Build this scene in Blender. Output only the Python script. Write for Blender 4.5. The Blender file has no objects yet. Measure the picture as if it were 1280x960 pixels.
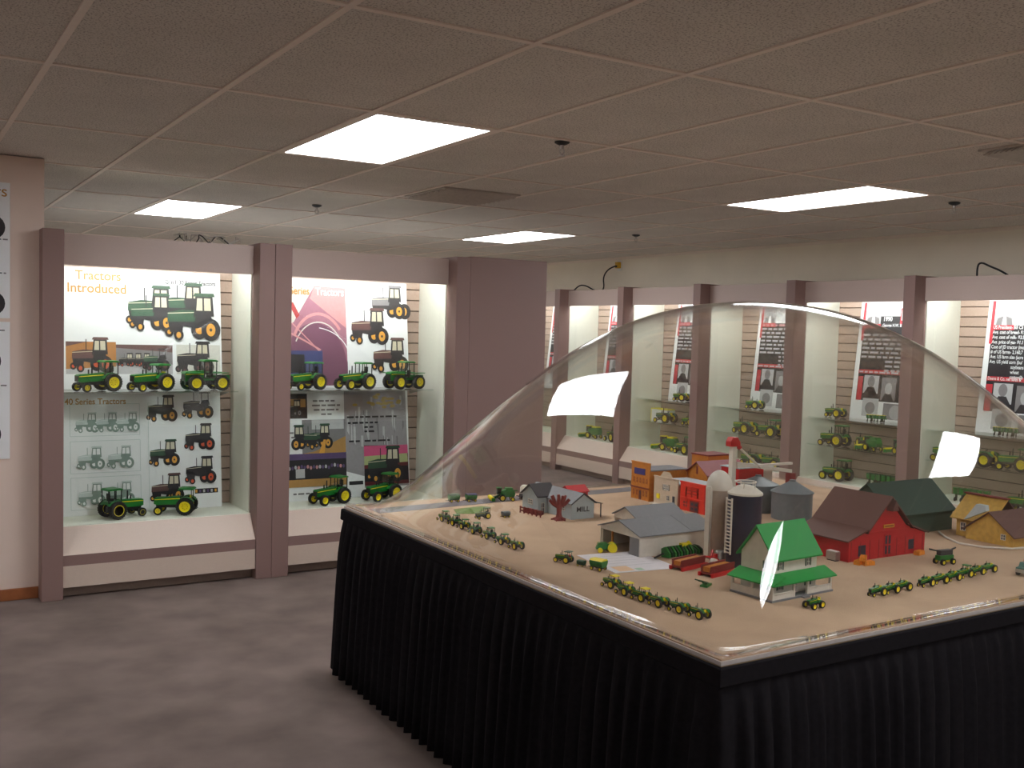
import bpy, bmesh, math, random
from mathutils import Vector, Matrix
random.seed(7)
PI = math.pi
S = bpy.context.scene
COL = S.collection

# ------------------------------------------------------------------ camera
cam_data = bpy.data.cameras.new('camera')
cam = bpy.data.objects.new('camera', cam_data)
COL.objects.link(cam)
S.camera = cam
F_PX = 1268.8
cam_data.sensor_fit = 'HORIZONTAL'
cam_data.sensor_width = 36.0
cam_data.lens = 36.0 * F_PX / 1280.0
cam_data.clip_start = 0.05
cam.location = (-1.7038, -1.4484, 1.557)
YAW, PITCH, ROLL = 0.5541, 0.0512, 0.02606
cam.rotation_mode = 'QUATERNION'
R = (Matrix.Rotation(-YAW, 3, 'Z') @ Matrix.Rotation(PI / 2 - PITCH, 3, 'X') @ Matrix.Rotation(ROLL, 3, 'Z'))
cam.rotation_quaternion = R.to_quaternion()

# ------------------------------------------------------------------ world, exposure, light levels
world = bpy.data.worlds.new('world')
S.world = world
world.use_nodes = True
world.node_tree.nodes['Background'].inputs[0].default_value = (0.5, 0.47, 0.46, 1)
world.node_tree.nodes['Background'].inputs[1].default_value = 0.02
S.view_settings.view_transform = 'Standard'
S.view_settings.look = 'None'
S.view_settings.gamma = 1.0
S.view_settings.exposure = 0.0
S.view_settings.use_curve_mapping = False
S.cycles.use_denoising = True
S.cycles.transparent_max_bounces = 40
S.cycles.max_bounces = 10
S.cycles.diffuse_bounces = 5
S.cycles.sample_clamp_indirect = 4.0
PANEL_POWER = 16.5      # ceiling troffer diffusers
TUBE_POWER = 50.0       # fluorescent tubes behind the cabinet headers

# ------------------------------------------------------------------ materials
MATS = {}
def lin(c):
    c = c / 255.0
    return c / 12.92 if c <= 0.04045 else ((c + 0.055) / 1.055) ** 2.4

def M(name, rgb, rough=0.5, var=0.06, scale=25.0, bump=0.0, metal=0.0, spec=0.5, detail=4.0, bscale=None):
    """Principled material whose colour wanders a little with object-space noise."""
    if name in MATS:
        return MATS[name]
    m = bpy.data.materials.new(name)
    m.use_nodes = True
    nt = m.node_tree
    b = nt.nodes['Principled BSDF']
    b.inputs['Roughness'].default_value = rough
    b.inputs['Metallic'].default_value = metal
    b.inputs['Specular IOR Level'].default_value = spec
    col = [lin(v) for v in rgb]
    tc = nt.nodes.new('ShaderNodeTexCoord')
    nz = nt.nodes.new('ShaderNodeTexNoise')
    nz.inputs['Scale'].default_value = scale
    nz.inputs['Detail'].default_value = detail
    nt.links.new(tc.outputs['Object'], nz.inputs['Vector'])
    rp = nt.nodes.new('ShaderNodeValToRGB')
    rp.color_ramp.elements[0].position = 0.3
    rp.color_ramp.elements[1].position = 0.7
    rp.color_ramp.elements[0].color = [min(1, c * (1 - var)) for c in col] + [1]
    rp.color_ramp.elements[1].color = [min(1, c * (1 + var)) for c in col] + [1]
    nt.links.new(nz.outputs['Fac'], rp.inputs['Fac'])
    nt.links.new(rp.outputs['Color'], b.inputs['Base Color'])
    if bump:
        bp = nt.nodes.new('ShaderNodeBump')
        bp.inputs['Strength'].default_value = bump
        bp.inputs['Distance'].default_value = 0.004
        src = nz
        if bscale:
            src = nt.nodes.new('ShaderNodeTexNoise')
            src.inputs['Scale'].default_value = bscale
            src.inputs['Detail'].default_value = 3
            nt.links.new(tc.outputs['Object'], src.inputs['Vector'])
        nt.links.new(src.outputs['Fac'], bp.inputs['Height'])
        nt.links.new(bp.outputs['Normal'], b.inputs['Normal'])
    MATS[name] = m
    return m

def clear_mat(name, tint, gloss=0.02, f0=0.04, power=5.0):
    """Clear sheet: what is not mirrored (Schlick, same on both faces) passes straight through, slightly tinted."""
    m = bpy.data.materials.new(name)
    m.use_nodes = True
    nt = m.node_tree
    nt.nodes.clear()
    out = nt.nodes.new('ShaderNodeOutputMaterial')
    mix = nt.nodes.new('ShaderNodeMixShader')
    tr = nt.nodes.new('ShaderNodeBsdfTransparent')
    gl = nt.nodes.new('ShaderNodeBsdfGlossy')
    lw = nt.nodes.new('ShaderNodeLayerWeight')
    lw.inputs['Blend'].default_value = 0.5
    pw = nt.nodes.new('ShaderNodeMath'); pw.operation = 'POWER'; pw.inputs[1].default_value = power
    ml = nt.nodes.new('ShaderNodeMath'); ml.operation = 'MULTIPLY_ADD'
    ml.inputs[1].default_value = 1 - f0; ml.inputs[2].default_value = f0
    tr.inputs['Color'].default_value = (*tint, 1)
    gl.inputs['Color'].default_value = (1, 1, 1, 1)
    gl.inputs['Roughness'].default_value = gloss
    nt.links.new(lw.outputs['Facing'], pw.inputs[0])
    nt.links.new(pw.outputs[0], ml.inputs[0])
    nt.links.new(ml.outputs[0], mix.inputs['Fac'])
    nt.links.new(tr.outputs[0], mix.inputs[1])
    nt.links.new(gl.outputs[0], mix.inputs[2])
    nt.links.new(mix.outputs[0], out.inputs['Surface'])
    MATS[name] = m
    return m

def lamp_mat(name, rgb, power, stripes=False):
    m = bpy.data.materials.new(name)
    m.use_nodes = True
    nt = m.node_tree
    nt.nodes.clear()
    out = nt.nodes.new('ShaderNodeOutputMaterial')
    em = nt.nodes.new('ShaderNodeEmission')
    em.inputs['Color'].default_value = (*rgb, 1)
    em.inputs['Strength'].default_value = power
    if stripes:     # the tubes behind the prismatic sheet show as brighter bands along its length
        tc = nt.nodes.new('ShaderNodeTexCoord')
        sp = nt.nodes.new('ShaderNodeSeparateXYZ')
        m1 = nt.nodes.new('ShaderNodeMath'); m1.operation = 'MULTIPLY'; m1.inputs[1].default_value = 2 * PI / 0.145
        m2 = nt.nodes.new('ShaderNodeMath'); m2.operation = 'SINE'
        m3 = nt.nodes.new('ShaderNodeMath'); m3.operation = 'MULTIPLY_ADD'
        m3.inputs[1].default_value = power * 0.4; m3.inputs[2].default_value = power
        nt.links.new(tc.outputs['Object'], sp.inputs[0])
        nt.links.new(sp.outputs['X'], m1.inputs[0])
        nt.links.new(m1.outputs[0], m2.inputs[0])
        nt.links.new(m2.outputs[0], m3.inputs[0])
        nt.links.new(m3.outputs[0], em.inputs['Strength'])
    nt.links.new(em.outputs[0], out.inputs['Surface'])
    MATS[name] = m
    return m

def speckle_mat(name, rgb, dark, scale, rough, thresh):
    m = M(name, rgb, rough, 0.05, 3.0)
    nt = m.node_tree
    b = nt.nodes['Principled BSDF']
    tc = nt.nodes.new('ShaderNodeTexCoord')
    mp = nt.nodes.new('ShaderNodeMapping')
    mp.inputs['Scale'].default_value = (1.0, 0.8, 1)
    nz = nt.nodes.new('ShaderNodeTexNoise')
    nz.inputs['Scale'].default_value = scale
    nz.inputs['Detail'].default_value = 2
    rp = nt.nodes.new('ShaderNodeValToRGB')
    rp.color_ramp.elements[0].position = thresh
    rp.color_ramp.elements[1].position = thresh + 0.08
    rp.color_ramp.elements[0].color = (0, 0, 0, 1)
    rp.color_ramp.elements[1].color = (1, 1, 1, 1)
    mx = nt.nodes.new('ShaderNodeMix'); mx.data_type = 'RGBA'
    base = [l for l in nt.links if l.to_socket == b.inputs['Base Color']][0].from_socket
    nt.links.new(tc.outputs['Object'], mp.inputs[0])
    nt.links.new(mp.outputs[0], nz.inputs['Vector'])
    nt.links.new(nz.outputs['Fac'], rp.inputs[0])
    nt.links.new(rp.outputs[0], mx.inputs['Factor'])
    mx.inputs['A'].default_value = [lin(v) for v in dark] + [1]
    nt.links.new(base, mx.inputs['B'])
    nt.links.new(mx.outputs['Result'], b.inputs['Base Color'])
    bp = nt.nodes.new('ShaderNodeBump'); bp.inputs['Strength'].default_value = 0.35; bp.inputs['Distance'].default_value = 0.003
    nt.links.new(rp.outputs[0], bp.inputs['Height'])
    nt.links.new(bp.outputs[0], b.inputs['Normal'])
    return m

m_tile = speckle_mat('ceiling_tile_fibre', (218, 211, 202), (172, 163, 155), 150.0, 0.95, 0.38)
m_grid = M('ceiling_grid_enamel', (236, 222, 210), 0.5, 0.02)
m_carpet = M('carpet', (121, 106, 100), 0.98, 0.22, 3.2, 0.6, spec=0.1, detail=12.0, bscale=420.0)
m_pink = M('partition_paint', (226, 203, 190), 0.75, 0.03, 3, 0.08, bscale=180)
m_wall = M('wall_paint', (240, 230, 214), 0.8, 0.03, 3, 0.08, bscale=180)
m_oak = M('oak_baseboard', (150, 88, 50), 0.45, 0.2, 14)
m_post = M('post_laminate', (141, 112, 106), 0.55, 0.05, 260)
m_header = M('header_laminate', (196, 174, 165), 0.5, 0.03, 260)
m_sill = M('sill_laminate', (212, 191, 176), 0.45, 0.03, 200)
m_kick = M('plinth_laminate', (172, 150, 138), 0.6, 0.05, 60)
m_liner = M('cream_liner', (236, 233, 220), 0.4, 0.02, 60)
m_slat = M('slatwall_board', (176, 152, 138), 0.6, 0.05, 60)
m_groove = M('slatwall_groove', (92, 74, 66), 0.8, 0.05, 60)
m_white = M('white_paint', (232, 228, 222), 0.5, 0.03)
m_card = M('poster_card', (236, 235, 236), 0.55, 0.015, 8)
m_vent = M('vent_paint', (188, 178, 168), 0.45, 0.08, 40)
m_black = M('black_paint', (22, 20, 22), 0.5, 0.1)
m_cloth = M('black_skirt_cloth', (27, 24, 27), 0.95, 0.2, 60, 0.2, spec=0.12, bscale=900)
m_flange_edge = M('bright_flange_edge', (205, 196, 192), 0.3, 0.05, 60, metal=0.3)
m_steel = M('brushed_steel', (190, 185, 180), 0.35, 0.06, 90, metal=0.8)
m_sand = M('diorama_sand', (194, 164, 138), 0.95, 0.10, 5.0, 0.35, spec=0.1, detail=10, bscale=260)
m_road = M('diorama_road', (120, 113, 116), 0.9, 0.1, 40)
m_grass = M('diorama_grass', (110, 130, 70), 0.95, 0.3, 120, 0.5)
m_green = M('tractor_green', (24, 116, 42), 0.28, 0.06, 40)
m_dgreen = M('dark_green_paint', (22, 66, 38), 0.4, 0.12, 60)
m_yel = M('rim_yellow', (244, 222, 30), 0.35, 0.05, 40)
m_tyre = M('tyre_rubber', (26, 24, 24), 0.75, 0.15, 60)
m_dark = M('dark_chassis', (34, 33, 34), 0.55, 0.15, 60)
m_red = M('red_plastic', (196, 34, 36), 0.4, 0.08, 60)
m_glassy = M('cab_window_glass', (46, 52, 54), 0.08, 0.1, 30)
m_orange = M('orange_straw', (226, 138, 40), 0.8, 0.25, 160)
m_dome = clear_mat('dome_acrylic', (0.978, 0.98, 0.972), 0.010, 0.035)
m_pane = clear_mat('cabinet_glass', (0.97, 0.985, 0.975), 0.01, 0.03)
m_shelf = clear_mat('shelf_glass', (0.90, 0.95, 0.925), 0.02, 0.06, 4.0)
m_lamp = lamp_mat('troffer_diffuser', (0.965, 1.0, 1.03), PANEL_POWER, True)
m_tube = lamp_mat('fluorescent_tube', (0.94, 1.0, 1.0), TUBE_POWER)

# ------------------------------------------------------------------ mesh helpers
class MB:
    """Collects shapes, then links them as ONE mesh object."""
    def __init__(self, s=1.0):
        self.v = []; self.f = []; self.m = []; self.mats = []; self.s = s
    def mi(self, mat):
        if mat not in self.mats:
            self.mats.append(mat)
        return self.mats.index(mat)
    def add(self, vs, fs, mat):
        o = len(self.v); k = self.mi(mat)
        self.v += [tuple(p) for p in vs]
        for f in fs:
            self.f.append([o + i for i in f]); self.m.append(k)
    def box(self, x0, x1, y0, y1, z0, z1, mat):
        vs = [(x0, y0, z0), (x1, y0, z0), (x1, y1, z0), (x0, y1, z0), (x0, y0, z1), (x1, y0, z1), (x1, y1, z1), (x0, y1, z1)]
        self.add(vs, [(0, 3, 2, 1), (4, 5, 6, 7), (0, 1, 5, 4), (1, 2, 6, 5), (2, 3, 7, 6), (3, 0, 4, 7)], mat)
    def prism(self, poly, axis, a, b, mat):
        """poly: 2-D outline; axis it is pushed along: 'x' (poly = y,z), 'y' (x,z) or 'z' (x,y)."""
        def P(p, t):
            return (t, p[0], p[1]) if axis == 'x' else (p[0], t, p[1]) if axis == 'y' else (p[0], p[1], t)
        n = len(poly)
        vs = [P(p, a) for p in poly] + [P(p, b) for p in poly]
        fs = [tuple(range(n)), tuple(range(2 * n - 1, n - 1, -1))]
        for i in range(n):
            j = (i + 1) % n
            fs.append((i, i + n, j + n, j))
        self.add(vs, fs, mat)
    def tube(self, pts, r, mat, n=8, caps=True):
        pts = [Vector(p) for p in pts]
        rs = r if isinstance(r, (list, tuple)) else [r] * len(pts)
        vs = []; fs = []
        up = None
        for i, p in enumerate(pts):
            d = (pts[min(i + 1, len(pts) - 1)] - pts[max(i - 1, 0)]).normalized()
            if up is None:
                up = Vector((0, 0, 1)) if abs(d.z) < 0.9 else Vector((1, 0, 0))
            u = d.cross(up)
            if u.length < 1e-6:
                u = d.cross(Vector((0, 1, 0)))
            u.normalize(); w = d.cross(u).normalized()
            up = u.cross(d) * 1.0
            for k in range(n):
                a = 2 * PI * k / n
                vs.append(p + (u * math.cos(a) + w * math.sin(a)) * rs[i])
        for i in range(len(pts) - 1):
            for k in range(n):
                fs.append((i * n + k, i * n + (k + 1) % n, (i + 1) * n + (k + 1) % n, (i + 1) * n + k))
        if caps:
            fs.append(tuple(range(n - 1, -1, -1)))
            fs.append(tuple(range((len(pts) - 1) * n, len(pts) * n)))
        self.add(vs, fs, mat)
    def lathe(self, prof, axis, c, mat, n=24):
        """prof: (radius, along) pairs round an axis through c."""
        vs = []; fs = []
        for (r, t) in prof:
            for k in range(n):
                a = 2 * PI * k / n
                x, y = r * math.cos(a), r * math.sin(a)
                vs.append((c[0] + x, c[1] + y, c[2] + t) if axis == 'z' else (c[0] + x, c[1] + t, c[2] + y) if axis == 'y' else (c[0] + t, c[1] + x, c[2] + y))
        for i in range(len(prof) - 1):
            for k in range(n):
                fs.append((i * n + k, i * n + (k + 1) % n, (i + 1) * n + (k + 1) % n, (i + 1) * n + k))
        if prof[0][0] > 1e-6:
            fs.append(tuple(range(n)))
        if prof[-1][0] > 1e-6:
            fs.append(tuple(range((len(prof) - 1) * n, len(prof) * n)))
        self.add(vs, fs, mat)
    def mesh(self, name, smooth=None):
        me = bpy.data.meshes.new(name)
        s = self.s
        me.from_pydata([(x * s, y * s, z * s) for x, y, z in self.v], [], self.f)
        for m in self.mats:
            me.materials.append(m)
        me.polygons.foreach_set('material_index', self.m)
        bm = bmesh.new(); bm.from_mesh(me)
        bmesh.ops.recalc_face_normals(bm, faces=bm.faces)
        bm.to_mesh(me); bm.free()
        if smooth is not None:
            me.polygons.foreach_set('use_smooth', [True] * len(me.polygons))
            me.set_sharp_from_angle(angle=math.radians(smooth))
        me.update()
        return me
    def build(self, name, parent=None, smooth=None, loc=(0, 0, 0), rotz=0.0, label=None, bevel=0.0):
        o = bpy.data.objects.new(name, self.mesh(name, smooth))
        COL.objects.link(o)
        o.location = loc
        o.rotation_euler = (0, 0, rotz)
        if parent is not None:
            o.parent = parent
        if label:
            o['label'] = label
        if bevel:
            bv = o.modifiers.new('bevel', 'BEVEL'); bv.width = bevel; bv.segments = 2; bv.limit_method = 'ANGLE'
        return o

def tag(o, label, cat, group=None):
    o['label'] = label; o['category'] = cat
    if group: o['group'] = group
    return o
def thing(name, label, cat, loc=(0, 0, 0), rotz=0.0, group=None):
    o = bpy.data.objects.new(name, None)
    o.empty_display_size = 0.05
    COL.objects.link(o)
    o.location = loc; o.rotation_euler = (0, 0, rotz)
    return tag(o, label, cat, group)
def struct(o):
    o['kind'] = 'structure'
    return o
def kids(o):
    return [c for c in bpy.data.objects if c.parent == o]
CH = {}
def dup(root, loc, rotz, label, group=None):
    """A copy of a thing with copies of its parts and sub-parts (mesh data shared)."""
    if root.name not in CH:
        CH[root.name] = [(c, kids(c)) for c in kids(root)]
    r = root.copy(); COL.objects.link(r)
    r.location = loc; r.rotation_euler = (0, 0, rotz); r['label'] = label
    if group: r['group'] = group
    for c, sub in CH[root.name]:
        d = c.copy(); COL.objects.link(d); d.parent = r
        for g in sub:
            e = g.copy(); COL.objects.link(e); e.parent = d
    return r
ORD = ['first', 'second', 'third', 'fourth', 'fifth', 'sixth', 'seventh', 'eighth', 'ninth', 'tenth', 'eleventh']

# ================================================================== SETTING
CEIL = 2.44
TX, TY = 0.6096, 1.2192
X0, X1, Y0, Y1 = -9 * TX, 5.5, -5 * TY, 9 * TY
b = MB(); b.box(X0, X1, Y0, Y1, -0.05, 0.0, m_carpet); struct(b.build('floor'))
b = MB(); b.box(X0, X1, Y0, Y1, CEIL + 0.06, CEIL + 0.09, m_wall); ceiling = struct(b.build('ceiling'))
b = MB(); b.box(X1, X1 + 0.1, Y0, Y1, 0, CEIL + 0.09, m_wall); struct(b.build('wall_right'))
b = MB(); b.box(X0 - 0.1, X0, Y0, Y1, 0, CEIL + 0.09, m_wall); struct(b.build('wall_far_left'))
b = MB(); b.box(X0 - 0.1, X1 + 0.1, Y1, Y1 + 0.1, 0, CEIL + 0.09, m_wall); struct(b.build('wall_back'))
b = MB(); b.box(X0 - 0.1, X1 + 0.1, Y0 - 0.1, Y0, 0, CEIL + 0.09, m_wall); struct(b.build('wall_front'))
b = MB(); b.box(X0, -0.952, 4.72, 4.84, 0, CEIL, m_pink); struct(b.build('wall_left'))
b = MB(); b.box(X0, -0.978, 4.705, 4.72, 0, 0.065, m_oak); struct(b.build('baseboard_left', bevel=0.004))

# troffers: cells (i, j) of the ceiling grid, i along x, j along y
PANELS = [(-5, -3), (0, -3), (5, -3), (-5, 2), (0, 2), (5, 2), (0, 5), (5, 5), (0, 8), (5, 8)]
VENTS = [(2, 3), (4, 1)]
gb = MB()
tile_me = None
tb = MB()
tb.box(0.012, TX - 0.012, 0.012, TY - 0.012, 0.006, 0.02, m_tile)
tile_me = tb.mesh('ceiling_tile')
for i in range(-9, 9):
    for j in range(-5, 9):
        if (i, j) in PANELS:
            continue
        if j >= 4 and i < -2:
            continue
        t = bpy.data.objects.new('ceiling_tile', tile_me)
        COL.objects.link(t); t.parent = ceiling
        t.location = (i * TX, j * TY, CEIL)
rb = MB(); rb.box(-0.012, 0.012, Y0, Y1, 0, 0.006, m_grid); rb.box(-0.002, 0.002, Y0, Y1, 0.006, 0.04, m_grid)
run_me = rb.mesh('grid_runner')
for i in range(-9, 10):
    t = bpy.data.objects.new('grid_runner', run_me); COL.objects.link(t); t.parent = ceiling; t.location = (i * TX, 0, CEIL)
rb = MB(); rb.box(X0, X1, -0.012, 0.012, 0.0005, 0.006, m_grid); rb.box(X0, X1, -0.002, 0.002, 0.006, 0.04, m_grid)
tee_me = rb.mesh('grid_tee')
for j in range(-5, 10):
    t = bpy.data.objects.new('grid_tee', tee_me); COL.objects.link(t); t.parent = ceiling; t.location = (0, j * TY, CEIL)
b = MB(); b.box(X1 - 0.02, X1, Y0, Y1, CEIL - 0.004, CEIL, m_grid); b.box(X1 - 0.003, X1, Y0, Y1, CEIL - 0.022, CEIL, m_grid)
struct(b.build('trim_1'))

PLAB = {(0, 2): 'large bright ceiling light panel above the left display cabinets',
        (5, 2): 'bright ceiling light panel above the clear dome',
        (0, 5): 'bright ceiling light panel beyond the left cabinet tops, near the pink wall',
        (-5, 2): 'ceiling light panel out of view, left of the big one by the pink wall',
        (0, 8): 'ceiling light panel hidden behind the left display cabinets',
        (5, 8): 'ceiling light panel hidden above the farthest wall cabinet',
        (-5, -3): 'ceiling light panel behind the camera, at its left',
        (0, -3): 'ceiling light panel straight behind the camera',
        (5, -3): 'ceiling light panel behind the camera, at its right',
        (5, 5): 'small far bright ceiling light panel behind the cabinet end panel'}
for (i, j) in PANELS:
    lab = PLAB[(i, j)]
    t = thing('ceiling_light', lab, 'ceiling light', (i * TX + TX / 2, j * TY + TY / 2, CEIL), 0, 'ceiling light panels')
    fb = MB()
    w, l = TX / 2 - 0.012, TY / 2 - 0.012
    iw, il = TX / 2 - 0.034, TY / 2 - 0.036
    fb.box(-w, -iw, -l, l, 0.0, 0.05, m_grid); fb.box(iw, w, -l, l, 0.0, 0.05, m_grid)
    fb.box(-iw, iw, -l, -il, 0.0, 0.05, m_grid); fb.box(-iw, iw, il, l, 0.0, 0.05, m_grid)
    fb.build('frame', t)
    pb = MB(); pb.box(-iw, iw, -il, il, 0.003, 0.008, m_lamp); pb.build('diffuser', t)

# surface-mounted square fixtures over the near side of the table (seen mirrored in the dome)
for (x_, y_, lab) in ((0.64, -0.25, 'square ceiling light mirrored as the sail shaped glare before the farmhouse'), (3.355, -0.05, 'square ceiling light mirrored in the right flank of the dome')):
    t = thing('ceiling_light', lab, 'ceiling light', (x_, y_, CEIL), 0, 'ceiling light panels')
    fb = MB()
    for (a0, a1, c0, c1) in ((-0.33, -0.30, -0.33, 0.33), (0.30, 0.33, -0.33, 0.33), (-0.30, 0.30, -0.33, -0.30), (-0.30, 0.30, 0.30, 0.33)): fb.box(a0, a1, c0, c1, -0.03, -0.0005, m_grid)
    fb.build('frame', t)
    pb = MB(); pb.box(-0.30, 0.30, -0.30, 0.30, -0.026, -0.02, m_lamp); pb.build('diffuser', t)

def vent(loc, label, sx, sy):
    t = thing('ceiling_vent', label, 'vent', loc, 0)
    fb = MB()
    fb.box(-sx, sx, -sy, sy, -0.004, 0.0055, m_vent)
    fb.build('backing', t)
    for k in range(9):
        sb = MB(); y = -sy + 0.03 + k * (2 * sy - 0.06) / 8
        sb.prism([(y - 0.02, -0.006), (y + 0.016, -0.02), (y + 0.02, -0.017), (y - 0.016, -0.004)], 'x', -sx + 0.02, sx - 0.02, m_vent)
        sb.build('slat', t)
vent((1.52, 4.45, CEIL), 'square metal air vent in the ceiling between the two middle lights', 0.28, 0.28)
vent((2.86, 1.30, CEIL), 'dark air vent cut off by the right edge of the picture', 0.30, 0.14)

def sprinkler(loc, label):
    t = thing('sprinkler_head', label, 'sprinkler', loc, 0, 'ceiling sprinkler heads')
    e = MB(); e.lathe([(0.036, 0.0), (0.034, -0.006), (0.018, -0.014), (0.012, -0.016)], 'z', (0, 0, 0.002), m_dark, 20); e.build('escutcheon', t, 40)
    e = MB(); e.lathe([(0.009, -0.01), (0.009, -0.03)], 'z', (0, 0, 0), m_steel, 12)
    e.tube([(-0.010, 0, -0.03), (-0.013, 0, -0.045), (0, 0, -0.06)], 0.003, m_steel); e.tube([(0.010, 0, -0.03), (0.013, 0, -0.045), (0, 0, -0.06)], 0.003, m_steel)
    e.build('frame', t)
    e = MB(); e.lathe([(0.016, -0.060), (0.016, -0.063)], 'z', (0, 0, 0), m_steel, 16); e.build('deflector', t)
sprinkler((0.97, 2.487, CEIL), 'nearest sprinkler head, right of the big left ceiling light')
sprinkler((0.981, 5.66, CEIL), 'sprinkler head between the far left light and the vent')
sprinkler((3.953, 5.675, CEIL), 'far sprinkler head above the middle wall cabinets')
sprinkler((4.037, 2.587, CEIL), 'sprinkler head right of the light above the dome')

# ================================================================== TOY TRACTORS
WH = {}
def wheel_mesh(Rr, w, s, detail):
    key = (Rr, w, s, detail)
    if key in WH: return WH[key]
    n = 28 if detail else 14
    h = w / 2; ri = Rr * 0.60
    b = MB(s)
    b.lathe([(ri, -h * 0.8), (ri * 1.12, -h), (Rr * 0.90, -h), (Rr * 0.97, -h * 0.7), (Rr * 0.97, h * 0.7), (Rr * 0.90, h), (ri * 1.12, h), (ri, h * 0.8), (ri, -h * 0.8)], 'y', (0, 0, 0), m_tyre, n)
    if detail:
        k = 22
        for i in range(k):
            for sd in (-1, 1):
                a = 2 * PI * (i + (0.5 if sd > 0 else 0)) / k; a2 = a + 0.22
                d = 0.05
                p = []
                for (aa, yy) in ((a, sd * h * 0.95), (a + d, sd * h * 0.95), (a2 + d, 0), (a2, 0)):
                    for rr in (Rr * 0.93, Rr * 1.0):
                        p.append((rr * math.cos(aa), yy, rr * math.sin(aa)))
                b.add(p, [(0, 2, 3, 1), (2, 4, 5, 3), (4, 6, 7, 5), (6, 0, 1, 7), (1, 3, 5, 7)], m_tyre)
    tyre = b.mesh('tyre', 40)
    b = MB(s)
    b.lathe([(0.0, h * 0.45), (ri * 0.25, h * 0.5), (ri * 0.30, h * 0.25), (ri * 0.72, h * 0.25), (ri * 0.86, h * 0.78), (ri * 1.05, h * 0.84), (ri * 1.05, -h * 0.84), (ri * 0.86, -h * 0.78), (ri * 0.72, -h * 0.25), (ri * 0.3, -h * 0.25), (0.0, -h * 0.4)], 'y', (0, 0, 0), m_yel, n)
    if detail:
        for i in range(8):
            a = 2 * PI * i / 8
            for sd in (-1, 1):
                b.lathe([(0.03, sd * h * 0.24), (0.03, sd * h * 0.34)], 'y', (ri * 0.5 * math.cos(a), 0, ri * 0.5 * math.sin(a)), m_dark, 6)
    rim = b.mesh('rim', 40)
    WH[key] = (tyre, rim)
    return WH[key]

def add_wheel(root, name, x, y, Rr, w, s, detail):
    ty, ri = wheel_mesh(Rr, w, s, detail)
    o = bpy.data.objects.new(name, ty); COL.objects.link(o); o.parent = root
    o.location = (x * s, y * s, Rr * s)
    r = bpy.data.objects.new('rim', ri); COL.objects.link(r); r.parent = o
    return o

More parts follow.
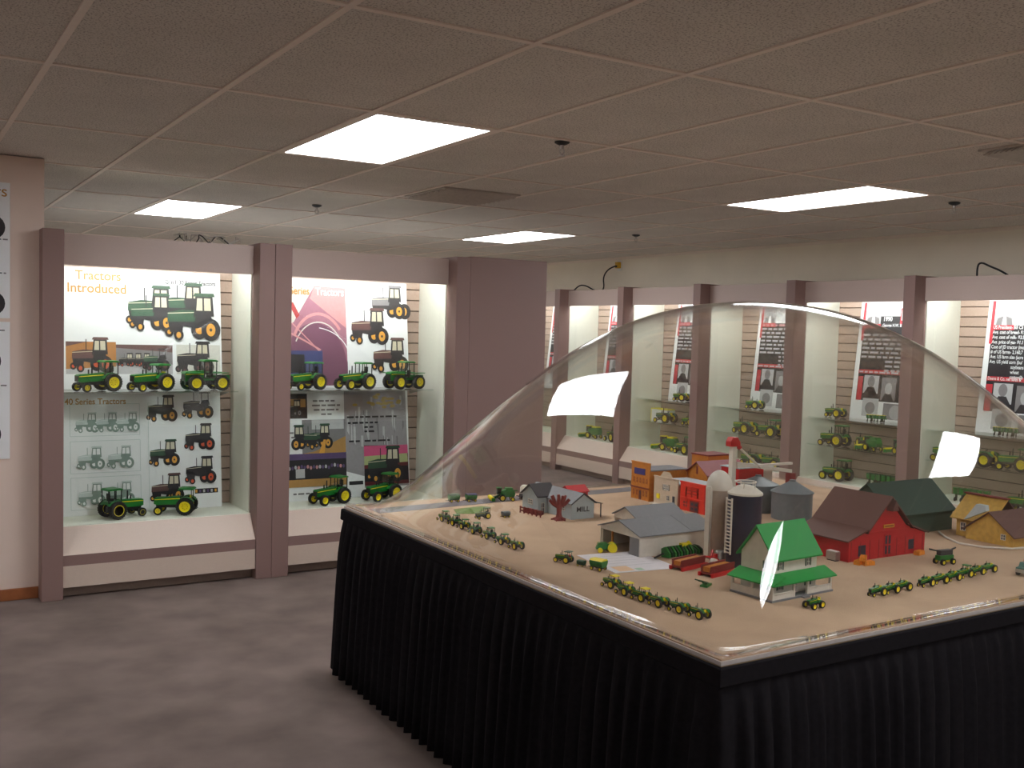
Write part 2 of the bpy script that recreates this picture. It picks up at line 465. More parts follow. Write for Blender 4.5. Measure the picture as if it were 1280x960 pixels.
def make_tractor(name, label, kind='cab', s=1 / 16, detail=True, roof=None, rear=(0.86, 0.5), front=(0.42, 0.28), body=None, glass_dark=True, cat='toy tractor', narrow=False, wheelbase=2.55, group=None, seat=None):
    """Toy tractor facing +X, wheels on z = 0; kinds: cab, canopy, open, fourwd."""
    body = body or m_green
    roof = roof or body
    root = thing(name, label, cat, (0, 0, 0), 0, group)
    def B(): return MB(s)
    Rr, wr = rear; Rf, wf = front
    if kind == 'fourwd':
        Rf, wf = Rr, wr = rear
        b = B(); b.box(-0.9, 0.7, -0.28, 0.28, 0.55, 1.0, m_dark); b.box(0.9, 3.3, -0.28, 0.28, 0.55, 1.0, m_dark); b.box(0.6, 1.0, -0.15, 0.15, 0.65, 0.95, m_dark); b.build('chassis', root)
        b = B()
        b.prism([(1.55, 0.95), (3.45, 0.95), (3.5, 1.75), (3.3, 1.88), (1.55, 1.98)], 'y', -0.48, 0.48, body)
        for sd in (-1, 1): b.box(1.6, 3.4, sd * 0.485 - 0.012, sd * 0.485 + 0.012, 1.58, 1.66, m_yel)
        b.build('hood', root, bevel=0.03 * s)
        b = B(); b.box(3.43, 3.53, -0.4, 0.4, 1.0, 1.62, m_black); b.build('grille', root)
        b = B(); b.box(-1.05, 0.55, -0.55, 0.55, 1.0, 1.52, body); b.build('rear_frame', root, bevel=0.04 * s)
        for sd in (-1, 1):
            b = B(); b.box(-0.7, 0.75, sd * 0.85 - 0.4, sd * 0.85 + 0.4, 1.72, 1.8, body); b.box(1.95, 3.3, sd * 0.85 - 0.4, sd * 0.85 + 0.4, 1.72, 1.8, body); b.build('fender', root, bevel=0.03 * s)
        cx0, cx1, cz0, cz1 = 0.35, 1.6, 1.2, 2.85
        wheels = [('rear_wheel', -0.05, 0.95), ('front_wheel', 2.6, 0.95)]
        for nm, x, y in wheels:
            for sd in (-1, 1): add_wheel(root, nm, x, sd * y, Rr, wr, s, detail)
        ex = (1.9, 0.25)
    else:
        wb = wheelbase
        b = B(); b.box(-0.55, 0.75, -0.26, 0.26, 0.6, 1.15, m_dark); b.box(0.7, wb + 0.35, -0.2, 0.2, 0.62, 1.0, m_dark)
        b.tube([(0, -0.95, Rr), (0, 0.95, Rr)], 0.11, m_dark, 10)
        b.tube([(-0.55, -0.2, 0.7), (-1.0, -0.3, 0.55)], 0.05, m_dark, 6); b.tube([(-0.55, 0.2, 0.7), (-1.0, 0.3, 0.55)], 0.05, m_dark, 6)
        b.build('chassis', root)
        b = B()
        b.prism([(0.55, 0.98), (wb + 0.25, 0.88), (wb + 0.5, 0.98), (wb + 0.5, 1.52), (wb + 0.36, 1.6), (0.55, 1.74)], 'y', -0.36, 0.36, body)
        for sd in (-1, 1):
            b.prism([(0.6, 1.50), (wb + 0.45, 1.38), (wb + 0.45, 1.44), (0.6, 1.58)], 'y', sd * 0.365 - 0.012, sd * 0.365 + 0.012, m_yel)
        b.build('hood', root, bevel=0.035 * s)
        b = B(); b.box(wb + 0.42, wb + 0.53, -0.30, 0.30, 0.96, 1.46, m_black); b.build('grille', root)
        fy = 0.42 if narrow else 0.78
        b = B(); b.tube([(wb, -fy, Rf), (wb, fy, Rf)], 0.07, m_dark, 8); b.box(wb - 0.1, wb + 0.1, -0.18, 0.18, Rf, 0.75, m_dark); b.build('front_axle', root)
        for sd in (-1, 1):
            pts = [(Rr * 1.05 * math.cos(a), Rr + Rr * 1.05 * math.sin(a)) for a in [math.radians(t) for t in (25, 50, 75, 100, 125, 150)]]
            inn = [(x * 0.95, Rr + (z - Rr) * 0.95) for x, z in reversed(pts)]
            b = B(); yc = sd * 0.62
            b.prism(pts + inn, 'y', yc - 0.22, yc + 0.22, body)
            b.build('fender', root)
        for sd in (-1, 1):
            add_wheel(root, 'rear_wheel', 0, sd * 0.98, Rr, wr, s, detail)
            add_wheel(root, 'front_wheel', wb, sd * (fy + wf / 2), Rf, wf, s, detail)
        cx0, cx1, cz0, cz1 = -0.72, 0.58, 1.55, 2.7
        ex = (1.55, 0.0)
    if kind in ('cab', 'fourwd'):
        w = 0.58
        b = B()
        for x in (cx0, (cx0 + cx1) / 2 + 0.1, cx1):
            for sd in (-1, 1):
                b.box(x - 0.04, x + 0.04, sd * w - 0.035, sd * w + 0.035, cz0, cz1, m_black)
        for sd in (-1, 1): b.box(cx0, cx1, sd * w - 0.03, sd * w + 0.03, cz0 + 0.0, cz0 + 0.1, m_black)
        b.build('cab_frame', root)
        b = B(); b.box(cx0 + 0.02, cx1 - 0.02, -w + 0.02, w - 0.02, cz0 - 0.2, cz0 + 0.12, body)
        b.box(-0.0 + (cx0 + cx1) / 2 - 0.35, (cx0 + cx1) / 2 + 0.1, -0.25, 0.25, cz0 + 0.1, cz0 + 0.35, m_dark)
        b.box((cx0 + cx1) / 2 - 0.42, (cx0 + cx1) / 2 - 0.28, -0.25, 0.25, cz0 + 0.3, cz0 + 0.85, m_dark)
        b.build('seat', root)
        b = B(); b.prism([(cx0 - 0.12, cz1), (cx1 + 0.14, cz1), (cx1 + 0.14, cz1 + 0.09), (cx1 - 0.1, cz1 + 0.19), (cx0 + 0.1, cz1 + 0.19), (cx0 - 0.12, cz1 + 0.09)], 'y', -w - 0.12, w + 0.12, roof); b.build('cab_roof', root, bevel=0.04 * s)
        if glass_dark:
            b = B(); b.box(cx0 + 0.05, cx1 - 0.05, -w - 0.005, -w + 0.005, cz0 + 0.1, cz1, m_pane); b.box(cx0 + 0.05, cx1 - 0.05, w - 0.005, w + 0.005, cz0 + 0.1, cz1, m_pane)
            b.box(cx1 - 0.005, cx1 + 0.005, -w + 0.04, w - 0.04, cz0 + 0.1, cz1, m_pane); b.build('cab_window', root)
    else:
        b = B(); b.box(-0.35, 0.1, -0.24, 0.24, 1.35, 1.5, seat or m_yel); b.box(-0.42, -0.3, -0.24, 0.24, 1.45, 1.85, seat or m_yel); b.box(-0.3, 0.05, -0.12, 0.12, 1.1, 1.36, m_dark); b.build('seat', root)
        b = B(); b.tube([(0.55, 0, 1.6), (0.35, 0, 1.95)], 0.035, m_dark, 6)
        ring = [(0.35 + 0.09 * math.sin(a) * 0.6, 0.2 * math.cos(a), 1.95 + 0.2 * math.sin(a) * 0.5) for a in [2 * PI * k / 12 for k in range(13)]]
        b.tube(ring, 0.025, m_dark, 5, False); b.build('steering_wheel', root)
        if kind == 'canopy':
            b = B()
            for x in (-0.5, 0.5):
                for sd in (-1, 1): b.box(x - 0.035, x + 0.035, sd * 0.5 - 0.035, sd * 0.5 + 0.035, 1.4, 2.42, m_dark)
            b.build('canopy_post', root)
            b = B(); b.prism([(-0.75, 2.42), (0.75, 2.42), (0.75, 2.5), (0.55, 2.6), (-0.55, 2.6), (-0.75, 2.5)], 'y', -0.72, 0.72, roof); b.build('canopy', root, bevel=0.03 * s)
    b = B(); b.tube([(ex[0], ex[1], 1.6), (ex[0], ex[1], 2.5)], [0.075, 0.06], m_black, 8); b.tube([(ex[0] + 0.35, ex[1], 1.6), (ex[0] + 0.35, ex[1], 2.05)], 0.07, m_black, 8); b.build('exhaust_stack', root)
    return root

def put(o, loc, deg):
    o.location = loc; o.rotation_euler = (0, 0, math.radians(deg))
    return o

# ================================================================== DISPLAY CABINETS
SLAT = {}
def make_cabinet(name, label, loc, rotz, lp, wo, rp, shelves, shelf_x1=None, group='lit display cabinets', lip=False):
    """Local frame: x along the front, y into the cabinet, z up. lp / rp: left and right post widths, wo: opening width."""
    t = thing(name, label, 'display cabinet', loc, rotz, group)
    x1 = lp + wo
    D = 0.545
    def post(a, c):
        b = MB(); b.box(a, c, 0.0, D + 0.03, 0, 2.055, m_post); b.build('post', t, bevel=0.003)
    if lp: post(0, lp)
    if rp: post(x1 + 0.001, x1 + rp)
    b = MB(); b.box(lp, x1, 0.12, 0.14, 1.868, 2.043, m_header); b.build('header', t, bevel=0.002)
    b = MB(); b.box(lp, x1, 0.1405, 0.42 if lip else 0.36, 2.02, 2.035, m_white)
    if lip: b.box(lp, x1, 0.405, 0.42, 1.94, 2.02, m_white)
    b.build('top_panel', t)   # gap shaped to spill tube light upward; added lip blocks its direct rays
    b = MB(); b.box(lp + 0.0005, lp + 0.008, 0.141, D, 0.391, 2.02, m_liner); b.build('side_panel', t)
    b = MB(); b.box(x1 - 0.008, x1 - 0.0005, 0.141, D, 0.391, 2.02, m_liner); b.build('side_panel', t)
    b = MB(); b.box(lp, x1, D + 0.014, D + 0.03, 0.0, 2.0, m_groove); b.build('back_board', t)
    b = MB(); b.box(lp, x1, 0.12, D + 0.014, 0.37, 0.39, m_liner); b.build('display_floor', t)
    b = MB(); b.prism([(0.119, 0.388), (0.012, 0.246), (0.03, 0.246), (0.119, 0.36)], 'x', lp + 0.001, x1 - 0.001, m_sill); b.build('sloped_panel', t)
    b = MB(); b.box(lp + 0.001, x1 - 0.001, 0.012, 0.03, 0.186, 0.246, m_post); b.build('band', t)
    b = MB(); b.box(lp + 0.001, x1 - 0.001, 0.012, 0.03, 0.064, 0.186, m_sill); b.build('lower_panel', t)
    b = MB(); b.box(lp + 0.001, x1 - 0.001, 0.085, 0.1, 0.0, 0.064, m_kick); b.build('plinth', t)
    key = round(wo, 3)
    if key not in SLAT:
        b = MB(); b.prism([(0, 0.004), (0.010, 0.0), (0.014, 0.0), (0.014, 0.0712), (0.0, 0.0712)], 'x', 0.008, wo - 0.008, m_slat)
        SLAT[key] = b.mesh('slat')
    for k in range(21):
        z = 0.392 + k * 0.0762
        o = bpy.data.objects.new('slat', SLAT[key]); COL.objects.link(o); o.parent = t; o.location = (lp, D, z)
    for z in shelves:
        b = MB(); b.box(lp + 0.012, shelf_x1 or x1 - 0.012, 0.20, D - 0.004, z - 0.008, z, m_shelf); b.build('glass_shelf', t)
        for xx in (lp + 0.013, (shelf_x1 or x1) - 0.018):
            b = MB(); b.prism([(0.30, z - 0.009), (D, z - 0.009), (D, z - 0.05), (D - 0.02, z - 0.05)], 'x', xx, xx + 0.004, m_steel); b.build('shelf_bracket', t)
    b = MB(); b.box(lp + 0.001, x1 - 0.001, 0.1225, 0.128, 0.391, 1.867, m_pane); b.build('glass_pane', t)
    b = MB(); b.box(lp + 0.04, x1 - 0.04, 0.145, 0.22, 1.995, 2.0195, m_white); b.build('lamp_housing', t)
    b = MB(); b.tube([(lp + 0.06, 0.18, 1.972), (x1 - 0.06, 0.18, 1.972)], 0.019, m_tube, 10); b.build('lamp_tube', t, 40)
    return t

LY = 4.6
make_cabinet('display_cabinet', 'lit display cabinet nearest the pink wall, with the two-part tractor posters', (-0.976, LY, 0), 0, 0.111, 1.09, 0.097, [1.147], 1.14)
make_cabinet('display_cabinet', 'lit display cabinet just left of the brown end panel, with the purple poster', (0.3235, LY, 0), 0, 0.107, 1.15, 0.104, [1.147], 1.20)
b = MB(); b.box(0, 0.622, 0.0, 0.60, 0, 2.062, m_post)
tag(b.build('end_panel', None, loc=(1.6855, LY, 0), bevel=0.003), 'tall plain brown end panel closing the left cabinet row', 'panel')
RX = 4.8
RY = [9.35 - 1.1665 * k for k in range(8)]     # left edge (greater y) of each wall bay
WLAB = ['mostly hidden wall display cabinet farthest back, behind the brown end panel',
        'second wall display cabinet from the back, with the light reflection on the dome before it',
        'third wall display cabinet from the back, behind the orange toy storefront',
        'wall display cabinet behind the red topped grain elevator, fourth from the back',
        'wall display cabinet with the 1990 poster, fifth from the back',
        'rightmost wall display cabinet, with the black poster listing prices',
        'wall display cabinet just outside the right edge']
for k in range(7):
    make_cabinet('display_cabinet', WLAB[k], (RX, RY[k], 0), -PI / 2, 0.1, 1.065, 0.0 if k < 6 else 0.1, [0.905, 0.675], None, 'wall display cabinets', True)

# ================================================================== POSTERS
def flat_mat(name, rgb): return M('print_' + name, rgb, 0.5, 0.05, 40)
k_dk = flat_mat('dark', (38, 34, 38)); k_gr = flat_mat('green', (46, 76, 56)); k_or = flat_mat('amber', (222, 158, 64))
k_wh = flat_mat('white', (236, 235, 236)); k_gl = flat_mat('window', (206, 196, 172)); k_ln = flat_mat('line', (132, 148, 140))
k_pale = flat_mat('pale_line', (198, 206, 204)); k_gold = flat_mat('gold_letters', (178, 126, 40)); k_ink = flat_mat('ink_grey', (46, 44, 50)); k_txt = flat_mat('dim_white', (170, 166, 168)); k_redt = flat_mat('red', (190, 44, 56))
k_brn = flat_mat('brown_tractor', (92, 62, 60)); k_red2 = flat_mat('red_wheel', (206, 84, 48)); k_grey = flat_mat('grey', (126, 122, 124)); k_lgrey = flat_mat('light_grey', (186, 184, 186))
k_blk = flat_mat('black', (24, 20, 26)); k_navy = flat_mat('navy', (52, 58, 104)); k_sky = flat_mat('sky', (208, 204, 196)); k_field = flat_mat('field', (176, 132, 74))
k_autumn = flat_mat('autumn', (172, 116, 62)); k_mauve = flat_mat('mauve', (150, 98, 116)); k_plum = flat_mat('plum', (104, 62, 84)); k_rose = flat_mat('rose', (200, 138, 140)); k_crim = flat_mat('crimson', (160, 48, 50))
k_pinks = flat_mat('pink_sky', (206, 84, 128)); k_lime = flat_mat('lime_sky', (176, 184, 130)); k_forest = flat_mat('forest_grey', (152, 146, 150)); k_oliv = flat_mat('olive_gold', (178, 150, 74)); k_dred = flat_mat('dark_red', (96, 34, 36)); k_purp = flat_mat('purple', (90, 70, 112))
k_skin = flat_mat('portrait_grey', (172, 168, 170))

class Print:
    """Flat printing on a poster: local x right, z up, each layer a hair in front of the last."""
    def __init__(self): self.b = MB(); self.l = 1
    def poly(self, pts, mat, up=True):
        y = -0.00010 * self.l
        self.b.add([(u, y, v) for u, v in pts], [tuple(range(len(pts)))], mat)
        if up: self.l += 1
    def rect(self, u0, v0, u1, v1, mat): self.poly([(u0, v0), (u1, v0), (u1, v1), (u0, v1)], mat)
    def disc(self, u, v, r, mat, n=16, ry=None):
        ry = ry or r
        self.poly([(u + r * math.cos(2 * PI * k / n), v + ry * math.sin(2 * PI * k / n)) for k in range(n)], mat)
    def line(self, pts, w, mat):
        for (a, c), (d, e) in zip(pts[:-1], pts[1:]):
            L = math.hypot(d - a, e - c) or 1; nx, ny = -(e - c) / L * w / 2, (d - a) / L * w / 2
            self.poly([(a + nx, c + ny), (d + nx, e + ny), (d - nx, e - ny), (a - nx, c - ny)], mat, False)
        self.l += 1
    def words(self, u0, u1, v, h, mat, rnd):
        """An unreadable line of small print."""
        u = u0
        while u < u1 - h:
            w = min(h * rnd.uniform(1.0, 3.2), u1 - u)
            self.poly([(u, v), (u + w, v), (u + w, v + h * 0.62), (u, v + h * 0.62)], mat, False)
            u += w + h * 0.6
        self.l += 1
    def tractor(self, u, v, L, flip=1, body=k_gr, rim=k_or, cab=True, threeq=True, dual=False, glass=k_gl, tyre=k_dk):
        """Printed tractor in three-quarter view, length L, standing on v, facing left (flip=1) or right (-1)."""
        def T(x, z): return (u + flip * x * L, v + z * L)
        def pl(pts, m): self.poly([T(*p) for p in pts], m)
        def dc(x, z, r, m, rx=0.85): self.disc(u + flip * x * L, v + z * L, r * L * rx, m, 18, r * L)
        if threeq:
            dc(0.60, 0.20, 0.17, tyre); dc(0.60, 0.20, 0.08, rim)
            dc(0.08, 0.15, 0.085, tyre); dc(0.08, 0.15, 0.04, rim)
        pl([(0.10, 0.30), (0.55, 0.22), (0.86, 0.30), (0.80, 0.46), (0.12, 0.44)], tyre)
        pl([(0.05, 0.40), (0.34, 0.40), (0.30, 0.13), (0.09, 0.15)], tyre)
        pl([(0.05, 0.33), (0.52, 0.34), (0.56, 0.54), (0.30, 0.55), (0.06, 0.50)], body)
        pl([(0.06, 0.47), (0.55, 0.50), (0.55, 0.515), (0.06, 0.485)], glass)
        if cab:
            pl([(0.50, 0.42), (0.86, 0.44), (0.84, 0.80), (0.54, 0.80)], tyre)
            pl([(0.55, 0.54), (0.66, 0.54), (0.66, 0.76), (0.57, 0.76)], glass)
            pl([(0.69, 0.54), (0.81, 0.54), (0.80, 0.76), (0.69, 0.76)], glass)
            pl([(0.50, 0.79), (0.88, 0.79), (0.86, 0.85), (0.53, 0.85)], body)
        else:
            pl([(0.56, 0.42), (0.86, 0.42), (0.82, 0.58), (0.62, 0.56)], tyre)
            pl([(0.60, 0.5), (0.62, 0.5), (0.62, 0.78), (0.60, 0.78)], tyre); pl([(0.80, 0.5), (0.82, 0.5), (0.82, 0.78), (0.80, 0.78)], tyre)
            pl([(0.54, 0.78), (0.88, 0.78), (0.88, 0.81), (0.54, 0.81)], tyre)
        pl([(0.36, 0.53), (0.38, 0.53), (0.38, 0.80), (0.36, 0.80)], tyre)
        if dual: dc(0.95, 0.20, 0.20, tyre); dc(0.95, 0.20, 0.10, rim, 0.6)
        dc(0.80, 0.20, 0.20, tyre); dc(0.80, 0.20, 0.115, rim, 0.7); dc(0.80, 0.20, 0.03, tyre)
        dc(0.24, 0.10, 0.10, tyre); dc(0.24, 0.10, 0.055, rim, 0.75)
    def build(self, name, parent): return self.b.build(name, parent)

def text(body, u, v, size, mat, parent, layer=3, xs=1.0, name='printed_text', bold=0.0, align='LEFT'):
    c = bpy.data.curves.new(name, 'FONT')
    c.body = body; c.size = size; c.align_x = align; c.offset = bold
    c.materials.append(mat)
    o = bpy.data.objects.new(name, c); COL.objects.link(o)
    o.parent = parent; o.location = (u, -0.00010 * layer - 0.0004, v); o.rotation_euler = (PI / 2, 0, 0); o.scale = (xs, 1, 1)
    return o

def board(name, label, W, H, loc, rotz, lean, mat=m_card, group=None, skew=0.0):
    b = MB(); b.box(0, W, 0, 0.006, 0, H, mat)
    o = b.build(name, None, loc=loc)
    o.rotation_mode = 'XYZ'
    o.rotation_euler = (-lean, 0, rotz)
    tag(o, label, 'poster', group)
    return o

rnd = random.Random(3)
# --- left cabinet, upper poster: pixel box 81..281 x 337..490
W, H = 0.94, 0.735
p = board('tractor_poster', 'white tractor poster headed Tractors Introduced, above the glass shelf', W, H, (-0.812, 5.025, 1.148), 0, math.radians(6.5))
def mp(px, py): return ((px - 81) / 200.0 * W, (490 - py) / 151.0 * H)
q = Print()
for (x0, y0, x1, y1, kind) in ((85, 431, 145, 471, 'a'), (145, 434, 216, 471, 'b'), (221, 433, 279, 471, 'c')):
    u0, v0 = mp(x0, y1); u1, v1 = mp(x1, y0)
    r = Print()
    if kind == 'a':
        r.rect(u0, v0, u1, v1, k_autumn); r.poly([(u0, v0), (u1, v0), (u1, v0 + 0.045), (u0, v0 + 0.03)], k_lgrey)
        r.poly([(u0, v1 - 0.03), (u0 + 0.12, v1), (u0, v1)], k_brn); r.tractor(u0 + 0.02, v0 + 0.01, 0.25, 1, k_brn, k_red2)
    elif kind == 'b':
        r.rect(u0, v0, u1, v1, k_grey); r.poly([(u0, v0), (u1, v0), (u1, v0 + 0.06), (u0, v0 + 0.05)], k_lgrey)
        r.poly([(u0, v1 - 0.02), (u1, v1 - 0.045), (u1, v1), (u0, v1)], k_brn)
        for dx in (0.0, 0.05, 0.1): r.tractor(u0 + 0.01 + dx, v0 + 0.045, 0.10, 1, k_dk, k_red2)
        r.tractor(u0 + 0.15, v0 + 0.02, 0.17, 1, k_gr, k_brn, False)
    else:
        r.rect(u0, v0, u1, v1, k_sky); r.tractor(u0 - 0.01, v0 - 0.005, 0.25, 1, k_dk, k_brn)
    r.l += 1
    r.build('printed_photo', p)
r = Print(); r.l = 2
for (px, py, L, cab) in ((157, 412, 66, True), (199, 407, 66, True)):
    u, v = mp(px, py); r.tractor(u, v, L / 200 * W, 1, k_gr, k_or, True)
for (px, py, L) in ((161, 417, 60), (206, 428, 76)):
    u, v = mp(px, py); r.tractor(u, v, L / 200 * W, 1, k_gr, k_or, True)
r.build('printed_tractor', p)
u, v = mp(97, 354); text('Tractors', u, v, 0.078, k_gold, p, 3, 0.95, bold=0.0013)
u, v = mp(87, 370); text('Introduced', u, v, 0.080, k_gold, p, 3, 0.95, bold=0.0013)
u, v = mp(208, 355); text('Gen II 30 Series Tractors', u, v, 0.037, k_ink, p, 3, 0.82, bold=0.00115)
# --- left cabinet, lower poster: 80..282 x 500..650
W, H = 0.945, 0.738
p = board('tractor_poster', 'pale tractor poster headed 40 Series Tractors, below the glass shelf', W, H, (-0.812, 5.02, 0.391), 0, math.radians(6))
def mp(px, py): return ((px - 81) / 201.0 * W, (645 - py) / 146.0 * H)
r = Print()
for k, y in enumerate((551, 595, 638)):
    u0, v0 = mp(91, y); u1, v1 = mp(176, y - 38)
    r.line([(u0, v0), (u1, v0), (u1, v1), (u0, v1), (u0, v0)], 0.003, k_pale)
    n = (3, 2, 2)[k]
    for i in range(n):
        u, v = mp((96 + i * 25) if n == 3 else (98 + i * 36), y - 4)
        r.tractor(u, v, 0.145 if n == 3 else 0.165, 1 if i or n == 3 else -1 if False else 1, k_pale, k_wh, True, True, False, k_wh, k_ln)
u0, v0 = mp(186, 640); u1, v1 = mp(186.6, 512); r.rect(u0, v0, u1, v1, k_pale)
r.build('printed_drawing', p)
r = Print()
for (px, py, L, body, rim, cab) in ((184, 536, 42, k_dk, k_or, True), (230, 533, 44, k_dk, k_or, False), (186, 591, 42, k_gr, k_or, True), (232, 573, 43, k_dk, k_red2, True), (187, 636, 46, k_brn, k_or, True), (232, 615, 44, k_dk, k_red2, True)):
    u, v = mp(px, py); r.tractor(u, v, L / 201 * W, 1, body, rim, cab)
r.build('printed_tractor', p)
r = Print()
u0, v0 = mp(246, 627); u1, v1 = mp(277, 621)
r.rect(u0, v0, u1, v1, k_blk)
for i in range(6):
    a = u0 + (u1 - u0) * (i + 0.1) / 6
    r.rect(a, v0 + 0.006, a + 0.013, v1 - 0.006, (k_or, k_purp, k_lgrey, k_purp, k_lgrey, k_or)[i])
r.build('printed_strip', p)
u, v = mp(85, 513); text('40 Series Tractors', u, v, 0.050, k_gold, p, 3, 0.93, bold=0.0008)

# --- second cabinet, upper poster: 344..517 x 346..490
W, H = 1.0, 0.735
p = board('tractor_poster', 'poster with purple fender close-up and Series Tractors heading, above the shelf', W, H, (0.448, 5.025, 1.148), 0, math.radians(6.5))
def mp(px, py): return ((px - 344) / 172.0 * W, (490 - py) / 144.0 * H)
def pm(r, pts, m): r.poly([mp(*a) for a in pts], m)
r = Print()
pm(r, [(344, 487), (437, 487), (436, 356), (398, 355), (344, 420)], k_mauve)
pm(r, [(344, 420), (372, 404), (398, 355), (380, 347), (344, 347)], k_sky)
pm(r, [(436, 356), (398, 355), (392, 372), (436, 410)], k_rose)
pm(r, [(366, 378), (372, 378), (400, 440), (393, 438)], k_crim)
def arc(cx, cy, rx, ry, a0, a1, n=14): return [mp(cx + rx * math.cos(math.radians(a0 + (a1 - a0) * k / n)), cy - ry * math.sin(math.radians(a0 + (a1 - a0) * k / n))) for k in range(n + 1)]
r.poly(arc(398, 452, 38, 66, -10, 170) , k_mauve)
r.poly(arc(398, 462, 38, 58, -10, 175), k_plum)
pm(r, [(344, 487), (437, 487), (437, 455), (344, 455)], k_plum)
r.line(arc(402, 450, 34, 58, 40, 150), 0.02, k_rose); r.line(arc(402, 455, 32, 52, 35, 150), 0.008, k_sky); r.line(arc(395, 450, 44, 40, 15, 80), 0.006, k_wh)
r.line([mp(362, 415), mp(385, 428), mp(404, 440)], 0.012, k_rose); r.line([mp(370, 405), mp(402, 441)], 0.008, k_rose)
pm(r, [(344, 484), (406, 484), (406, 441), (344, 441)], k_navy)
pm(r, [(344, 470), (384, 470), (384, 446), (344, 446)], k_blk)
r.build('printed_photo', p)
r = Print(); r.l = 2
for (px, py, L, du) in ((467, 396, 48, True), (440, 432, 52, False), (467, 470, 50, False)):
    u, v = mp(px, py); r.tractor(u, v, L / 172 * W, 1, k_brn if py > 400 else k_grey, k_or, True, True, du)
r.build('printed_tractor', p)
u, v = mp(368, 367); text('Series', u, v, 0.070, k_gold, p, 40, 0.82, bold=0.0011)
u, v = mp(399, 367); text('Tractors', u, v, 0.072, k_wh, p, 40, 0.80, bold=0.0011)
# --- second cabinet, lower poster: 344..520 x 495..638
W, H = 1.02, 0.738
p = board('tractor_poster', 'grey photo-collage poster with sunset picture, below the shelf beside the end panel', W, H, (0.448, 5.02, 0.391), 0, math.radians(6))
def mp(px, py): return ((px - 344) / 177.0 * W, (640 - py) / 146.0 * H)
r = Print()
pm(r, [(437, 628), (520, 628), (518, 495), (437, 495)], k_forest)
rr = random.Random(5)
for k in range(26):
    x = rr.uniform(438, 516); y = rr.uniform(500, 560); w = rr.uniform(1, 3)
    pm(r, [(x, y + rr.uniform(6, 30)), (x + w, y + rr.uniform(6, 30)), (x + w, y), (x, y)], rr.choice([k_lgrey, k_grey, k_lgrey]))
for k in range(24):
    x = rr.uniform(438, 512); y = rr.uniform(500, 518); r.disc(*mp(x, y), 0.02, k_oliv, 7, 0.01)
pm(r, [(437, 640), (461, 640), (461, 612), (437, 604)], k_wh)
r.build('printed_photo', p)
r = Print(); r.l = 55
for (y, x0, x1) in ((532, 440, 505), (540, 441, 480), (546, 462, 474), (552, 462, 478), (565, 442, 456), (565, 462, 496)):
    a = mp(x0, y); c = mp(x1, y); r.words(a[0], c[0], a[1], 0.02, k_dk, rr)
a = mp(441, 623); c = mp(459, 618); r.rect(a[0], a[1], c[0], c[1], k_blk)
r.build('printed_lettering', p)
r = Print(); r.l = 55
pm(r, [(461, 625), (520, 625), (519, 572), (461, 570)], k_dred); pm(r, [(461, 597), (519, 595), (518, 578), (461, 582)], k_lime); pm(r, [(461, 585), (519, 583), (519, 571), (461, 571)], k_pinks); pm(r, [(461, 620), (519, 620), (519, 600), (461, 602)], k_blk)
u, v = mp(463, 622); r.tractor(u, v, 0.30, 1, k_gr, k_or); r.build('printed_photo', p)
r = Print()
def photo(x0, y0, x1, y1, m): pm(r, [(x0, y1), (x1, y1), (x1, y0), (x0, y0)], m)
photo(344, 498, 391, 531, k_dk); photo(344, 505, 389, 516, k_field)
u, v = mp(362, 529); r.tractor(u, v, 0.14, 1, k_dk, k_grey)
photo(384, 533, 438, 578, k_grey); photo(396, 533, 436, 546, k_lgrey); pm(r, [(384, 578), (438, 578), (438, 556), (400, 575)], k_field)
u, v = mp(388, 572); r.tractor(u, v, 0.20, 1, k_gr, k_or); u, v = mp(404, 573); r.tractor(u, v, 0.20, -1, k_gr, k_or)
r.poly([mp(*a) for a in ((404, 578), (410, 560), (413, 560), (411, 578))], k_or)
photo(344, 578, 438, 622, k_dk); photo(344, 612, 438, 622, k_field); photo(344, 578, 438, 586, k_purp)
for k in range(20):
    x = 364 + k * 3.7; r.disc(*mp(x, 596 + rr.uniform(-1.5, 1.5)), 0.009, rr.choice([k_lgrey, k_rose, k_purp]), 8, 0.013); 
pm(r, [(375, 610), (386, 610), (386, 598), (375, 598)], k_lgrey)
r.build('printed_photo', p)
r = Print()
for (y, x0, x1) in ((509, 398, 428), (515, 397, 432), (521, 399, 430), (527, 408, 424), (551, 364, 382), (557, 364, 382), (632, 372, 392)):
    a = mp(x0, y); c = mp(x1, y); r.words(a[0], c[0], a[1], 0.018, k_grey, rr)
r.build('printed_lettering', p)

# --- posters on the pink wall, cut off by the left edge
for k, (z0, z1, lab) in enumerate(((1.56, 2.292, 'upper white poster on the pink wall at the left edge'), (0.79, 1.54, 'lower white poster on the pink wall at the left edge'))):
    W = 0.62
    p = board('wall_poster', lab, W, z1 - z0, (-1.122 - W, 4.713, z0), 0, 0)
    r = Print()
    for (v, L) in (((0.02, 0.30), (0.43, 0.30)) if k == 0 else ((0.48, 0.28), (0.08, 0.28))):
        r.tractor(W - 0.315, v, L, 1, k_dk, k_dk)
        r.tractor(W - 0.60, v, L * 0.9, 1, k_dk, k_or)
    r.words(W - 0.14, W - 0.012, 0.24 if k == 0 else 0.70, 0.012, k_grey, rr)
    r.words(W - 0.14, W - 0.012, (z1 - z0) - 0.31 if k == 0 else 0.40, 0.012, k_grey, rr)
    r.build('printed_tractor', p)
    if k == 0:
        text('Tractors', W - 0.012, z1 - z0 - 0.075, 0.085, k_gold, p, 3, 1.0, align='RIGHT')

